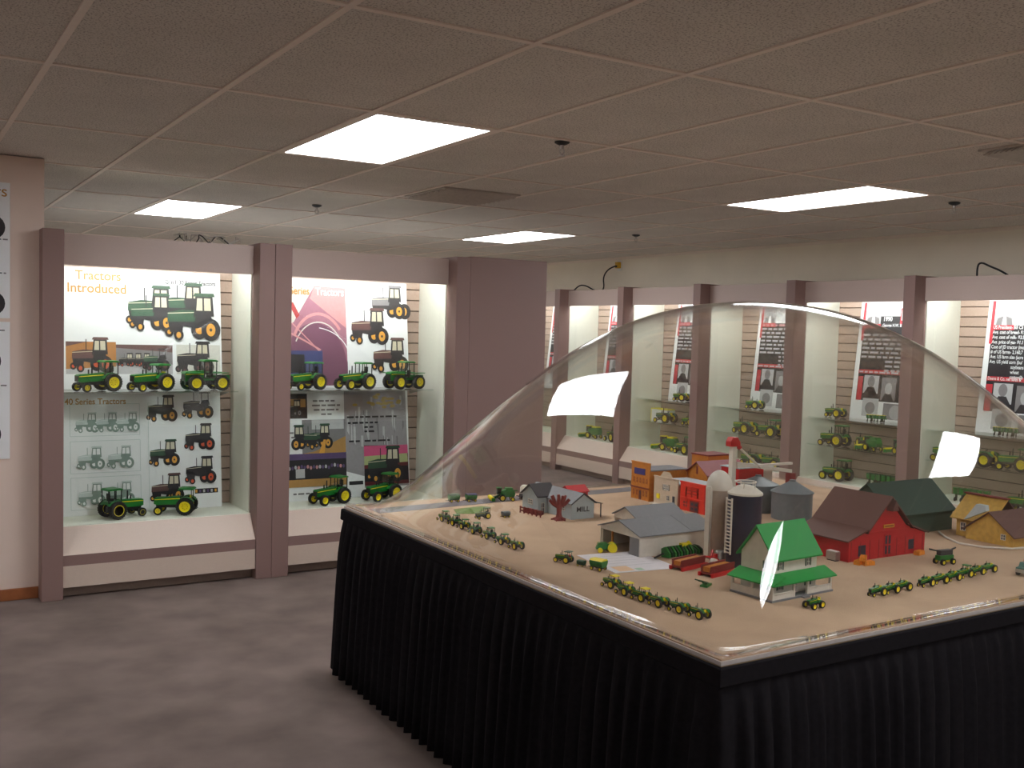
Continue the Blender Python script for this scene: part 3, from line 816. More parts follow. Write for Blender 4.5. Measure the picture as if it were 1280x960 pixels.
# --- posters in the wall cabinets: stand on the upper glass shelf and lean back; local u to the right
BLAB = ['black and red history poster in the mostly hidden farthest wall cabinet',
        'black and red history poster in the second wall cabinet, behind the big dome reflection',
        'black and red history poster behind the orange toy storefront cabinet bay',
        'black and red history poster behind the red topped grain elevator',
        'black and red history poster with 1990 printed on it',
        'black price list poster at the right edge, with portrait and white lettering',
        'black and red history poster in the cabinet outside the right edge']
for k in range(7):
    W, H = 0.66, 0.99
    y = RY[k] - 0.1 - 0.26
    p = board('history_poster', BLAB[k], W, H, (RX + 0.425, y, 0.906), -PI / 2, math.radians(6), m_card, 'history posters')
    r = Print()
    r.rect(0.045, 0.16, W - 0.02, 0.80, k_blk)
    r.rect(0.03, 0.66, 0.055, 0.98, k_redt)
    # portrait, head and shoulders, in greys
    r.rect(0.06, 0.80, 0.21, 0.98, k_lgrey); r.disc(0.135, 0.91, 0.036, k_skin, 16, 0.048); r.poly([(0.07, 0.80), (0.20, 0.80), (0.19, 0.85), (0.135, 0.87), (0.08, 0.85)], k_grey)
    r.poly([(0.115, 0.80), (0.155, 0.80), (0.145, 0.868), (0.125, 0.868)], k_wh)
    r.rect(0.045, 0.765, 0.215, 0.80, k_redt)
    r.rect(0.045, 0.385, W - 0.16, 0.418, k_redt)
    for (a, c, d, e) in ((0.11, 0.22, 0.26, 0.37), (0.29, 0.17, 0.43, 0.36), (0.47, 0.20, 0.62, 0.36)):
        r.rect(a, c, d, e, k_lgrey if a < 0.2 else k_grey); r.disc((a + d) / 2, c + 0.1, 0.035, k_skin if a > 0.2 else k_grey, 14, 0.048); r.poly([(a + 0.01, c), (d - 0.01, c), ((a + d) / 2 + 0.03, c + 0.055), ((a + d) / 2 - 0.03, c + 0.055)], k_dk)
    r.rect(0.05, 0.16, 0.10, 0.36, k_redt)
    r.rect(0.12, 0.03, 0.28, 0.18, k_lgrey); r.disc(0.20, 0.10, 0.05, k_grey); r.rect(0.33, 0.02, 0.6, 0.15, k_grey); r.disc(0.45, 0.08, 0.06, k_skin)
    r.build('printed_photo', p)
    tl = 30
    ys = [0.772 - 0.0365 * i for i in range(11)]
    if k == 5:
        L = ['US President- Bill Cli', 'Avg. cost of bread- $.9', 'Avg. cost of milk- $3.5', 'Avg. price of gas- $1.1', 'Cost of JD tractor (mod', '# of US farms- 2,160,7', 'Avg. US farm size (acre', 'Avg. US yield corn (bu/', 'soybeans', 'wheat', 'cotton(lb']
        for i, s_ in enumerate(L):
            text(s_, 0.055 if i < 8 else 0.225, ys[i], 0.036, k_wh, p, tl, 0.76, bold=0.0006)
        text('Deere & Co. net sales &', 0.055, 0.392, 0.033, k_wh, p, tl, 0.8, bold=0.0004)
    else:
        r = Print(); r.l = 30
        for i in range(11):
            if k == 4 and i < 2: continue
            r.words(0.055 if i < 8 else 0.30, rnd.uniform(0.46, 0.62), ys[i], 0.028, k_txt if i else k_rose, rnd)
        r.words(0.055, 0.5, 0.392, 0.022, k_lgrey, rnd)
        r.build('printed_lettering', p)
        if k == 4:
            text('1990', 0.235, 0.825, 0.05, k_wh, p, tl + 4, 0.9, bold=0.0008)
            r = Print(); r.l = 28; r.rect(0.21, 0.80, W - 0.02, 0.865, k_blk); r.rect(0.40, 0.80, 0.56, 0.93, k_redt); r.rect(0.41, 0.83, 0.55, 0.92, k_wh); r.build('printed_panel', p)
            text('George H.W. B', 0.235, ys[0] + 0.006, 0.036, k_wh, p, tl, 0.8, bold=0.0006)

# ================================================================== TOYS IN THE CABINETS
G16 = 'large toy tractors in the cabinets'
T_cab = make_tractor('toy_tractor', 'green toy tractor with cab, leftmost on the shelf of the first left cabinet', 'cab', 1 / 16, True, glass_dark=True, group=G16)
T_can = make_tractor('toy_tractor', 'green toy tractor with canopy, middle of the shelf in the first left cabinet', 'canopy', 1 / 16, True, group=G16)
T_4wd = make_tractor('toy_tractor', 'big four wheel drive green toy tractor, right end of the first cabinet shelf', 'fourwd', 1 / 16, True, rear=(0.78, 0.5), group=G16)
T_mfd = make_tractor('toy_tractor', 'green toy tractor with tall black framed cab, middle of the second cabinet shelf', 'cab', 1 / 16, True, front=(0.58, 0.36), group=G16)
sz = 1.148
put(T_cab, (-0.590, 4.875, sz), 180 + 20)
put(T_can, (-0.290, 4.875, sz), 180 + 22)
put(T_4wd, (0.055, 4.875, sz), 180 + 8)
dup(T_cab, (0.680, 4.875, sz), math.radians(180 + 22), 'green toy tractor half hidden by the post, left end of the second cabinet shelf')
put(T_mfd, (1.030, 4.875, sz), 180 + 18)
dup(T_4wd, (1.405, 4.88, sz), math.radians(180 + 14), 'four wheel drive green toy tractor, right end of the second cabinet shelf')
fz = 0.3915
dup(T_cab, (-0.56, 4.868, fz), math.radians(20), 'green toy tractor facing right, on the floor of the first left cabinet')
dup(T_can, (-0.13, 4.85, fz), math.radians(155), 'green toy tractor facing left with canopy, on the floor of the first left cabinet')
dup(T_mfd, (0.865, 4.872, fz), math.radians(180 + 17), 'green toy tractor on the floor of the second cabinet, below the photo collage')
dup(T_mfd, (1.24, 4.872, fz), math.radians(180 + 17), 'green toy tractor on the cabinet floor behind the dome edge, by the sunset picture')

def toy_combine(name, label, s, loc, deg, body=None, cat='toy combine', yellow_top=False):
    body = body or m_green
    t = thing(name, label, cat, loc, math.radians(deg))
    b = MB(s); b.prism([(-1.6, 1.0), (1.4, 0.9), (1.6, 1.4), (1.5, 2.4), (0.6, 2.5), (0.4, 2.7), (-1.4, 2.7), (-1.8, 1.8)], 'y', -0.8, 0.8, body); b.build('body', t, bevel=0.06 * s)
    b = MB(s); b.box(-1.2, 0.4, -0.75, 0.75, 2.69, 3.0, m_yel if yellow_top else body); b.build('grain_tank', t)
    b = MB(s); b.box(1.35, 2.35, -0.6, 0.6, 1.6, 2.9, m_glassy); b.box(1.3, 2.45, -0.66, 0.66, 2.9, 3.08, m_yel if yellow_top else body); b.build('cab', t)
    b = MB(s); b.prism([(1.5, 1.3), (3.1, 0.35), (3.1, 0.9), (1.6, 1.7)], 'y', -0.45, 0.45, m_dgreen); b.box(3.0, 3.8, -1.9, 1.9, 0.2, 0.9, body); b.lathe([(0.45, -1.8), (0.45, 1.8)], 'y', (3.65, 0, 0.72), m_yel, 8); b.build('header', t)
    b = MB(s); b.tube([(0.2, 0.85, 2.2), (-2.2, 0.95, 2.5)], 0.14, body, 8); b.build('unloading_pipe', t)
    b = MB(s); b.tube([(1.2, -0.9, 0.8), (1.2, 0.9, 0.8)], 0.1, m_dark); b.tube([(-1.2, -0.8, 0.5), (-1.2, 0.8, 0.5)], 0.08, m_dark); b.build('axle', t)
    for sd in (-1, 1):
        add_wheel(t, 'front_wheel', 1.2, sd * 1.1, 0.8, 0.5, s, s > 0.03)
        add_wheel(t, 'rear_wheel', -1.2, sd * 0.95, 0.5, 0.3, s, s > 0.03)
    return t
def toy_implement(name, label, s, loc, deg, top=None, frame=None, cat='toy implement', n=6):
    """Mounted row implement: tool bar, row units with hoppers, two wheels."""
    top = top or m_yel; frame = frame or m_green
    t = thing(name, label, cat, loc, math.radians(deg))
    b = MB(s); b.box(-0.12, 0.12, -1.9, 1.9, 0.6, 0.85, frame); b.tube([(0, 0, 0.7), (1.5, 0, 0.55)], 0.08, frame, 6); b.tube([(0, -0.8, 0.7), (1.5, 0, 0.55)], 0.06, frame, 6); b.tube([(0, 0.8, 0.7), (1.5, 0, 0.55)], 0.06, frame, 6); b.build('tool_bar', t)
    for k in range(n):
        y = -1.6 + 3.2 * k / (n - 1)
        b = MB(s); b.prism([(-0.75, 0.75), (-0.15, 0.75), (-0.1, 1.35), (-0.8, 1.35)], 'y', y - 0.2, y + 0.2, frame); b.box(-0.82, -0.08, y - 0.22, y + 0.22, 1.35, 1.43, top); b.box(-0.6, -0.3, y - 0.05, y + 0.05, 0.05, 0.75, m_dark); b.lathe([(0.22, y - 0.03), (0.22, y + 0.03)], 'y', (-0.75, 0, 0.22), m_dark, 10); b.build('row_unit', t)
    for sd in (-1, 1): add_wheel(t, 'wheel', 0.1, sd * 1.0, 0.42, 0.22, s, False)
    return t
def toy_wagon(name, label, s, loc, deg, body=None, load=None, cat='toy wagon'):
    body = body or m_green
    t = thing(name, label, cat, loc, math.radians(deg))
    b = MB(s); b.prism([(-0.7, 0.75), (0.7, 0.75), (1.15, 1.5), (1.15, 2.0), (-1.15, 2.0), (-1.15, 1.5)], 'x', -1.5, 1.5, body); b.build('box', t)
    b = MB(s); b.prism([(-1.15, 2.0), (1.15, 2.0), (0.75, 2.3), (-0.75, 2.3)], 'x', -1.5, 1.5, load or body); b.build('load', t)
    b = MB(s); b.box(-1.3, 1.3, -0.3, 0.3, 0.5, 0.75, m_dark); b.tube([(1.2, 0, 0.5), (2.5, 0, 0.45)], 0.07, m_dark, 6)
    for x in (-1, 1): b.tube([(x, -0.9, 0.42), (x, 0.9, 0.42)], 0.07, m_dark, 6)
    b.build('undercarriage', t)
    for x in (-1, 1):
        for sd in (-1, 1): add_wheel(t, 'wheel', x, sd * 0.95, 0.42, 0.28, s, False)
    return t

s16 = 1 / 16
TX_ = 5.05
def bay(y, z): return (TX_, y, z)
A90 = math.radians(90)
up, md, lo = 0.906, 0.676, 0.3915
WT = 'in the %s'
C2, C3, C4, C5, C6 = 'second wall cabinet from back', 'third wall cabinet from back', 'wall cabinet behind the elevator', 'wall cabinet with 1990 poster', 'rightmost wall cabinet'
def rd(src, y, z, deg, label, x=TX_): return dup(src, (x, y, z), math.radians(deg), label, G16)
# heading 90 = towards +y = left in the picture
rd(T_can, 7.66, md, 95, 'left of two small toy tractors on the lower shelf, ' + C2)
rd(T_can, 7.32, md, 95, 'right of two small toy tractors on the lower shelf, ' + C2)
toy_combine('toy_combine', 'yellow topped toy combine on the floor, ' + C2, 1 / 22, (5.05, 7.68, lo), 100, None, 'toy combine', True)
rd(T_cab, 7.28, lo, 80, 'green toy tractor on the floor beside the combine, ' + C2)
T_sm = make_tractor('toy_tractor', 'single small toy tractor on the top shelf, ' + C3, 'open', 1 / 22, False, narrow=True, group=G16)
put(T_sm, (5.12, 6.28, up), 100)
# boxed set
t = thing('toy_box', 'cream toy carton with yellow edges on the lower shelf, ' + C3, 'box', (5.18, 6.68, md), -PI / 2)
b = MB(); b.box(-0.13, 0.13, -0.05, 0.05, 0, 0.125, m_card); b.build('carton', t)
b = MB(); b.box(-0.131, 0.131, -0.051, 0.051, 0.117, 0.127, m_yel); b.box(-0.132, -0.122, -0.051, 0.051, 0, 0.117, m_yel); b.build('edge_band', t)
m_teal = M('blue_green_paint', (52, 106, 96), 0.35, 0.06, 40)
T_teal = make_tractor('toy_tractor', 'blue green toy tractor in front of the carton, ' + C3, 'open', 1 / 17, True, body=m_teal, group=G16)
put(T_teal, (5.05, 6.42, md), 93)
rd(T_sm, 6.10, md, 95, 'small toy tractor right of the blue green one, ' + C3, 5.08)
toy_combine('toy_combine', 'yellow topped toy combine on the floor, ' + C3, 1 / 21, (5.10, 6.45, lo), 100, None, 'toy combine', True)
rd(T_cab, 6.1, lo, 85, 'dark green toy tractor on the floor right of the combine, ' + C3)
rd(T_sm, 5.27, up, 95, 'single toy tractor on the top shelf, ' + C4, 5.12)
T_row = make_tractor('toy_tractor', 'left toy tractor with yellow rims on the lower shelf, ' + C4, 'open', 1 / 16, True, narrow=True, group=G16)
put(T_row, (5.05, 5.30, md), 90)
rd(T_can, 4.98, md, 92, 'right larger toy tractor with canopy on the lower shelf, ' + C4)
rd(T_row, 5.18, lo, 92, 'left toy tractor on the floor, ' + C4)
rd(T_row, 4.92, lo, 92, 'right toy tractor on the floor, ' + C4)
rd(T_sm, 4.36, up, 95, 'small pale toy tractor at left on the top shelf, ' + C5, 5.15)
toy_implement('toy_implement', 'yellow and green toy implement on the top shelf, ' + C5, 1 / 24, (5.12, 3.96, up), 20)
rd(T_cab, 4.25, md, 95, 'leftmost toy tractor with cab and stack on the lower shelf, ' + C5)
rd(T_sm, 4.16, md, 60, 'small toy tractor tucked behind the cab tractor, ' + C5, 5.22)
toy_combine('toy_combine', 'green toy combine in the middle of the lower shelf, ' + C5, 1 / 27, (5.06, 3.93, md), 80, None, 'toy combine')
toy_combine('toy_combine', 'green toy combine beside the post on the lower shelf, ' + C5, 1 / 27, (5.06, 3.65, md), 80, None, 'toy combine')
rd(T_mfd, 4.22, lo, 95, 'large toy tractor at left on the floor, ' + C5, 5.06)
toy_implement('toy_implement', 'long green toy implement on the floor behind the barn roof, ' + C5, 1 / 14, (5.12, 3.86, lo), 5, m_dgreen)
toy_implement('toy_implement', 'yellow and green toy implement on the top shelf, ' + C6, 1 / 22, (5.1, 2.83, up), 15)
rd(T_cab, 3.17, md, 95, 'leftmost toy tractor with black stack on the lower shelf, ' + C6)
rd(T_row, 2.92, md, 92, 'middle toy tractor with a big yellow wheel on the lower shelf, ' + C6)
rd(T_can, 2.64, md, 95, 'toy tractor at the right end of the lower shelf, ' + C6)
toy_implement('toy_implement', 'green toy implement on the floor behind the yellow farmhouse, ' + C6, 1 / 14, (5.1, 3.06, lo), 8, m_green)
rd(T_row, 2.56, lo, 92, 'toy tractor on the floor at the right edge, ' + C6)

# things on top of the cabinets and on the wall
def cord(name, label, pts, r, mat, cat='cable'):
    c = bpy.data.curves.new(name, 'CURVE'); c.dimensions = '3D'; c.bevel_depth = r; c.bevel_resolution = 3; c.resolution_u = 8
    sp = c.splines.new('NURBS'); sp.points.add(len(pts) - 1); sp.use_endpoint_u = True; sp.order_u = 3
    for i, q_ in enumerate(pts): sp.points[i].co = (*q_, 1)
    c.materials.append(mat)
    o = bpy.data.objects.new(name, c); COL.objects.link(o)
    return tag(o, label, cat)
t = thing('wire_bundle', 'tangle of clear plastic and dark wires on top of the first left cabinet', 'wires', (-0.05, 4.85, 2.036))
rw = random.Random(11)
for k in range(9):
    x = -0.18 + 0.04 * k
    pts = [(x + rw.uniform(-0.03, 0.03) + 0.02 * i, rw.uniform(-0.05, 0.05), 0.006 + 0.055 * abs(math.sin(i * 0.8 + k)) + (0 if i else 0)) for i in range(6)]
    b = MB(); b.tube(pts, 0.0035, (m_black, m_lg, m_lg)[k % 3] if False else (m_black if k % 3 == 0 else m_steel), 6); b.build('wire', t, 60)
b = MB()
for k in range(5):
    x = (-0.15, -0.12, 0.02, 0.11, 0.13)[k]
    b.prism([(x - 0.03, 0.0), (x + 0.03, 0.004), (x + 0.02, 0.06), (x - 0.012, 0.07)], 'y', -0.03 + 0.01 * k, 0.02 + 0.012 * k, m_pane)
b.build('plastic_wrap', t)
t = thing('wall_outlet', 'yellow adapter plugged in a wall outlet above the wall cabinets', 'outlet', (5.5, 7.90, 2.35), -PI / 2)
b = MB(); b.box(-0.037, 0.037, -0.006, 0, -0.06, 0.06, m_white); b.build('plate', t)
b = MB(); b.box(-0.03, 0.03, -0.05, -0.006, -0.03, 0.04, M('adapter_yellow', (206, 160, 40), 0.5)); b.build('adapter', t, bevel=0.004)
b = MB(); b.box(-0.012, 0.012, -0.07, -0.05, -0.02, 0.0, m_black); b.build('plug', t)
cord('power_cord', 'dark cord hanging from the yellow adapter to the cabinet top', [(5.43, 7.90, 2.34), (5.40, 7.98, 2.32), (5.38, 8.06, 2.22), (5.36, 8.00, 2.10), (5.30, 7.97, 2.05), (5.25, 8.05, 2.06), (5.2, 8.15, 2.12), (5.2, 8.3, 2.12), (5.2, 8.4, 2.05)], 0.008, m_black)
cord('power_cord', 'short black cord arching over the rightmost wall cabinet', [(5.1, 3.12, 2.04), (5.1, 3.125, 2.13), (5.1, 3.09, 2.155), (5.1, 3.02, 2.12), (5.1, 2.93, 2.085), (5.1, 2.86, 2.04)], 0.007, m_black)

# ================================================================== TABLE, SKIRT, DOME
TX0, TX1, TY0, TY1 = 0.04, 2.607, 0.36, 2.77
TH = 0.76
t = thing('display_table', 'large display table under the black skirt and clear dome', 'table', ((TX0 + TX1) / 2, (TY0 + TY1) / 2, 0))
W2, L2 = (TX1 - TX0) / 2, (TY1 - TY0) / 2
b = MB(); b.box(-W2 + 0.006, W2 - 0.006, -L2 + 0.006, L2 - 0.006, TH - 0.03, TH - 0.0062, M('plywood', (190, 160, 120), 0.7)); b.build('tabletop', t)
for sx in (-1, 1):
    for sy in (-1, 1):
        b = MB(); b.box(sx * (W2 - 0.2) - 0.03, sx * (W2 - 0.2) + 0.03, sy * (L2 - 0.2) - 0.03, sy * (L2 - 0.2) + 0.03, 0, TH - 0.03, M('leg_steel', (110, 105, 100), 0.5)); b.build('leg', t)
b = MB()
for (a0, a1, c0, c1) in ((-W2, W2, -L2, -L2 + 0.005), (-W2, W2, L2 - 0.005, L2), (-W2, -W2 + 0.005, -L2 + 0.005, L2 - 0.005), (W2 - 0.005, W2, -L2 + 0.005, L2 - 0.005)):
    b.box(a0, a1, c0, c1, TH - 0.010, TH + 0.0005, m_flange_edge)  # added strip: its pale colour stands in for the acrylic flange's bright edge
b.build('flange_edge_strip', t, label='added pale strip for the bright acrylic flange edge')

# unseen white table added behind the left cabinets to bounce light onto the ceiling
t = thing('display_table', 'unseen white bounce table added behind the left cabinets', 'table', (1.2, 6.95, 0))
b = MB(); b.box(-1.7, 1.7, -0.95, 0.95, 1.05, 1.08, M('bounce_table_white', (248, 246, 242), 0.8, 0.02)); b.build('tabletop', t)
b = MB(); b.box(-1.69, 1.69, -0.94, 0.94, 0.0, 1.05, m_white); b.build('bounce_skirt', t)

# skirt: gathered black cloth round the four sides
t = thing('table_skirt', 'long pleated black cloth skirt around the display table', 'table skirt', ((TX0 + TX1) / 2, (TY0 + TY1) / 2, 0))
per = []
rs = random.Random(21)
corners = [(-W2, L2), (-W2, -L2), (W2, -L2), (W2, L2)]
outs = [(-1, 0), (0, -1), (1, 0), (0, 1)]
path = []
R_ = 0.03
for k in range(4):
    a = Vector(corners[k]); c = Vector(corners[(k + 1) % 4]); n = Vector(outs[k])
    L = (c - a).length; m = int(L / 0.0075)
    for i in range(m):
        path.append((a + (c - a) * (i / m), n, i / m, L))
N = len(path)
ph = [0.0]
for i in range(N):
    ph.append(ph[-1] + 2 * PI * 0.0075 / rs.choice([0.05, 0.06, 0.07, 0.085]) if i % 9 == 0 else ph[-1] + 2 * PI * 0.0075 / 0.065)
amp = [1.0] * N
cur = 1.0
for i in range(N):
    if i % 12 == 0: tgt = rs.uniform(0.45, 1.35)
    cur += (tgt - cur) * 0.12; amp[i] = cur
rows = [0.0, 0.012, 0.05, 0.062, 0.1, 0.2, 0.35, 0.5, 0.62, 0.722]
vs = []; fs = []
for j, d in enumerate(rows):
    z = TH - 0.012 - d
    for i in range(N):
        pt, n, tt, L = path[i]
        k = max(0, d - 0.055)
        g = (1 - math.exp(-k / 0.05))
        off = 0.004 + g * (0.014 + 0.052 * d) + g * amp[i] * (0.010 + 0.011 * d) * math.sin(ph[i] + 0.5 * math.sin(3 * d + i * 0.01)) + g * 0.004 * math.sin(ph[i] * 2.1 + 1)
        # round the corner: blend the outward direction near the ends
        e = 0.05 / L
        nn = n.copy()
        kk = outs.index((int(n.x), int(n.y)))
        if tt < e:
            w = 0.5 * (1 - tt / e); nn = n * (1 - w) + Vector(outs[kk - 1]) * w
        if tt > 1 - e:
            w = 0.5 * (1 - (1 - tt) / e); nn = n * (1 - w) + Vector(outs[(kk + 1) % 4]) * w
        q_ = pt + nn * off
        vs.append((q_.x, q_.y, z))
for j in range(len(rows) - 1):
    for i in range(N):
        a, c = j * N + i, j * N + (i + 1) % N
        fs.append((a, c, c + N, a + N))
b = MB(); b.add(vs, fs, m_cloth)
o = b.build('pleated_cloth', t, 180)
sd = o.modifiers.new('thickness', 'SOLIDIFY'); sd.thickness = 0.0015; sd.offset = -1
b = MB()
vs = []; fs = []
band = [(0.0, 0.0065), (0.004, 0.010), (0.046, 0.012), (0.05, 0.0095)]
for (d, off) in band:
    for (cx, cy), k in zip(corners, range(4)):
        sx, sy = (1 if cx > 0 else -1), (1 if cy > 0 else -1)
        vs.append((cx + sx * off, cy + sy * off, TH - 0.0115 - d))
for j in range(3):
    for k in range(4): fs.append((j * 4 + k, j * 4 + (k + 1) % 4, (j + 1) * 4 + (k + 1) % 4, (j + 1) * 4 + k))
b.add(vs, fs, m_cloth); o = b.build('top_band', t)
sd = o.modifiers.new('thickness', 'SOLIDIFY'); sd.thickness = 0.0015; sd.offset = -1

# dome: free-blown acrylic pillow on a rectangular flange
DH, DP, DQ, DE, FL = 0.933, 2.307, 0.811, 0.0427, 0.038
def dome_z(s, u):
    g = max(0.0, (1 - abs(s) ** DP) * (1 - abs(u) ** DP)) ** DQ
    return DH * (g - DE * (1 - math.exp(-g / DE))) / (1 - DE * (1 - math.exp(-1 / DE)))
n = 96
def par(k): return math.sin(PI / 2 * (2 * k / n - 1))
vs = []; fs = []
GZ = TH + 0.0065
for j in range(-1, n + 2):
    for i in range(-1, n + 2):
        s = -1 if i < 0 else 1 if i > n else par(i)
        u = -1 if j < 0 else 1 if j > n else par(j)
        x = s * (W2 - FL); y = u * (L2 - FL)
        if i < 0: x = -W2 + 0.001
        if i > n: x = W2 - 0.001
        if j < 0: y = -L2 + 0.001
        if j > n: y = L2 - 0.001
        vs.append((x, y, GZ + (0 if (i < 0 or i > n or j < 0 or j > n) else dome_z(s, u))))
m_ = n + 3
for j in range(m_ - 1):
    for i in range(m_ - 1): fs.append((j * m_ + i, j * m_ + i + 1, (j + 1) * m_ + i + 1, (j + 1) * m_ + i))
b = MB(); b.add(vs, fs, m_dome)
dome = b.build('clear_dome', None, 60, ((TX0 + TX1) / 2, (TY0 + TY1) / 2, 0))
sd = dome.modifiers.new('thickness', 'SOLIDIFY'); sd.thickness = 0.005; sd.offset = 1
tag(dome, 'big clear plastic dome covering the toy farm on the table', 'dome')

# ================================================================== DIORAMA
DZ = TH - 0.006
GZ = TH + 0.004          # ground level of the toy farm
def at(x, y, z=0.0): return (x, y, GZ + z)
t = thing('diorama_base', 'flat tan sand ground of the toy farm under the dome', 'diorama base', ((TX0 + TX1) / 2, (TY0 + TY1) / 2, TH - 0.006))
b = MB(); b.box(-W2 + 0.006, W2 - 0.006, -L2 + 0.006, L2 - 0.006, 0, 0.010, m_sand); b.build('ground', t)
cx_, cy_ = (TX0 + TX1) / 2, (TY0 + TY1) / 2
b = MB()
rd_pts = [(0.10, 2.52), (0.8, 2.57), (1.4, 2.58), (2.55, 2.62)]
up_ = [(x - cx_, y + 0.11 - cy_) for x, y in rd_pts]; dn_ = [(x - cx_, y - cy_) for x, y in rd_pts]
b.prism(dn_ + up_[::-1], 'z', 0.0101, 0.0109, m_road); b.build('road', t, label='narrow grey road strip')
b = MB(); b.prism([(0.40 - cx_, 2.38 - cy_), (0.48 - cx_, 2.345 - cy_), (0.62 - cx_, 2.46 - cy_), (0.60 - cx_, 2.50 - cy_), (0.44 - cx_, 2.48 - cy_)], 'z', 0.0101, 0.0115, m_grass); b.build('grass_patch', t, label='small green grass patch')

def window(root, wx, y0, y1, z0, z1, axis, pos, sgn, glass, frame=None, shutter=None, name='window'):
    """Recess-look window on a wall plane: axis 'x' = wall at x = pos (span along y); 'y' = wall at y = pos."""
    b = MB()
    d = 0.0012
    def bx(a0, a1, z0_, z1_, o0, o1, m):
        lo_, hi_ = sorted((pos + sgn * o0, pos + sgn * o1))
        if axis == 'x': b.box(lo_, hi_, a0, a1, z0_, z1_, m)
        else: b.box(a0, a1, lo_, hi_, z0_, z1_, m)
    bx(y0, y1, z0, z1, 0.0, d * 0.6, glass)
    if frame:
        w = (y1 - y0) * 0.13
        bx(y0, y1, z1 - w, z1, 0, d, frame); bx(y0, y1, z0, z0 + w, 0, d, frame); bx(y0, y0 + w, z0, z1, 0, d, frame); bx(y1 - w, y1, z0, z1, 0, d, frame)
        m = (z0 + z1) / 2; bx(y0, y1, m - w / 2, m + w / 2, 0, d, frame)
        mm = (y0 + y1) / 2; bx(mm - w / 2, mm + w / 2, z0, z1, 0, d, frame)
    if shutter:
        w = (y1 - y0) * 0.4
        bx(y0 - w, y0 - 0.0005, z0, z1, 0, d, shutter); bx(y1 + 0.0005, y1 + w, z0, z1, 0, d, shutter)
    return b.build(name, root)

def gable(root, x0, x1, y0, y1, ze, zr, ridge, wall, roof, over=0.006, th=0.003, walls=True, front_open=False):
    """Gabled shell on z = 0 (local). ridge 'x' or 'y' = direction of the ridge."""
    if walls and not front_open:
        b = MB()
        if ridge == 'x':
            ym = (y0 + y1) / 2; b.prism([(y0, 0), (y1, 0), (y1, ze), (ym, zr), (y0, ze)], 'x', x0, x1, wall)
        else:
            xm = (x0 + x1) / 2; b.prism([(x0, 0), (x1, 0), (x1, ze), (xm, zr), (x0, ze)], 'y', y0, y1, wall)
        b.build('walls', root)
    for sd in (-1, 1):
        b = MB()
        if ridge == 'x':
            ym = (y0 + y1) / 2; h = (y1 - y0) / 2; sl = (zr - ze) / h
            e = ym + sd * (h + over); ez = zr - sl * (h + over)
            b.prism([(ym, zr), (e, ez), (e, ez + th), (ym, zr + th)], 'x', x0 - over, x1 + over, roof)
        else:
            xm = (x0 + x1) / 2; h = (x1 - x0) / 2; sl = (zr - ze) / h
            e = xm + sd * (h + over); ez = zr - sl * (h + over)
            b.prism([(xm, zr), (e, ez), (e, ez + th), (xm, zr + th)], 'y', y0 - over, y1 + over, roof)
        b.build('roof_panel', root)

w_white = M('toy_white_wall', (226, 216, 204), 0.6, 0.05, 60)
w_green = M('toy_green_roof', (36, 146, 66), 0.5, 0.10, 90)
w_grey = M('toy_grey_roof', (128, 126, 130), 0.6, 0.08, 90)
w_dgrey = M('toy_dark_trim', (56, 52, 56), 0.6, 0.08, 90)
w_blue = M('toy_pale_blue_wall', (178, 188, 190), 0.6, 0.05, 60)
w_red = M('toy_barn_red', (186, 32, 38), 0.55, 0.12, 120)
w_brown = M('toy_brown_roof', (104, 70, 62), 0.7, 0.12, 140)
w_orange = M('toy_orange_wood', (198, 122, 44), 0.6, 0.12, 90)
w_beige = M('toy_beige_wall', (206, 184, 160), 0.65, 0.08, 90)
w_mar = M('toy_maroon', (128, 46, 42), 0.6, 0.1, 90)
w_rroof = M('toy_red_roof', (158, 78, 82), 0.55, 0.1, 90)
w_bright = M('toy_bright_red', (226, 50, 32), 0.45, 0.08, 90)
w_navy = M('toy_navy_steel', (44, 44, 66), 0.3, 0.25, 12)
w_bin = M('toy_bin_grey', (112, 118, 122), 0.45, 0.08, 60)
w_conc = M('toy_concrete', (186, 166, 150), 0.7, 0.06, 60)
w_ivory = M('toy_ivory', (226, 216, 202), 0.4, 0.04, 60)
w_ochre = M('toy_ochre_wall', (204, 160, 74), 0.7, 0.15, 60)
w_win = M('toy_window_dark', (50, 52, 66), 0.3, 0.1, 60)
w_dgr = M('toy_dark_green_roof', (52, 74, 62), 0.6, 0.12, 90)
w_lblue = M('toy_light_roof', (190, 200, 204), 0.5, 0.05, 90)

# --- farmhouse, white with green roofs
t = thing('toy_farmhouse', 'white toy farmhouse with bright green roofs and front porch', 'toy house', at(0.56, 0.694), math.radians(4))
Wd, Dp = 0.285, 0.165
b = MB(); b.box(-0.003, Wd + 0.003, -0.003, Dp, 0, 0.006, w_grey); b.build('foundation', t)
b = MB(); b.box(0.045, Wd - 0.035, 0.035, Dp, 0.006, 0.126, w_white); b.prism([(0.035, 0.126), (Dp, 0.126), (0.10, 0.210)], 'x', 0.045, Wd - 0.035, w_white); b.build('walls', t)
for sd, (y_, zz) in ((-1, (0.035 - 0.012, 0.112)), (1, (Dp + 0.012, 0.112))):
    b = MB(); b.prism([(0.10, 0.212), (y_, zz), (y_, zz + 0.005), (0.10, 0.218)], 'x', 0.033, Wd - 0.020, w_green); b.build('roof_panel', t)
b = MB(); b.prism([(0.037, 0.070), (-0.012, 0.050), (-0.012, 0.054), (0.037, 0.076)], 'x', -0.012, Wd + 0.008, w_green); b.build('porch_roof', t)
b = MB(); b.prism([(0.047, 0.070), (-0.012, 0.050), (-0.012, 0.054), (0.047, 0.076)], 'y', -0.010, Dp + 0.006, w_green); b.build('porch_roof', t)
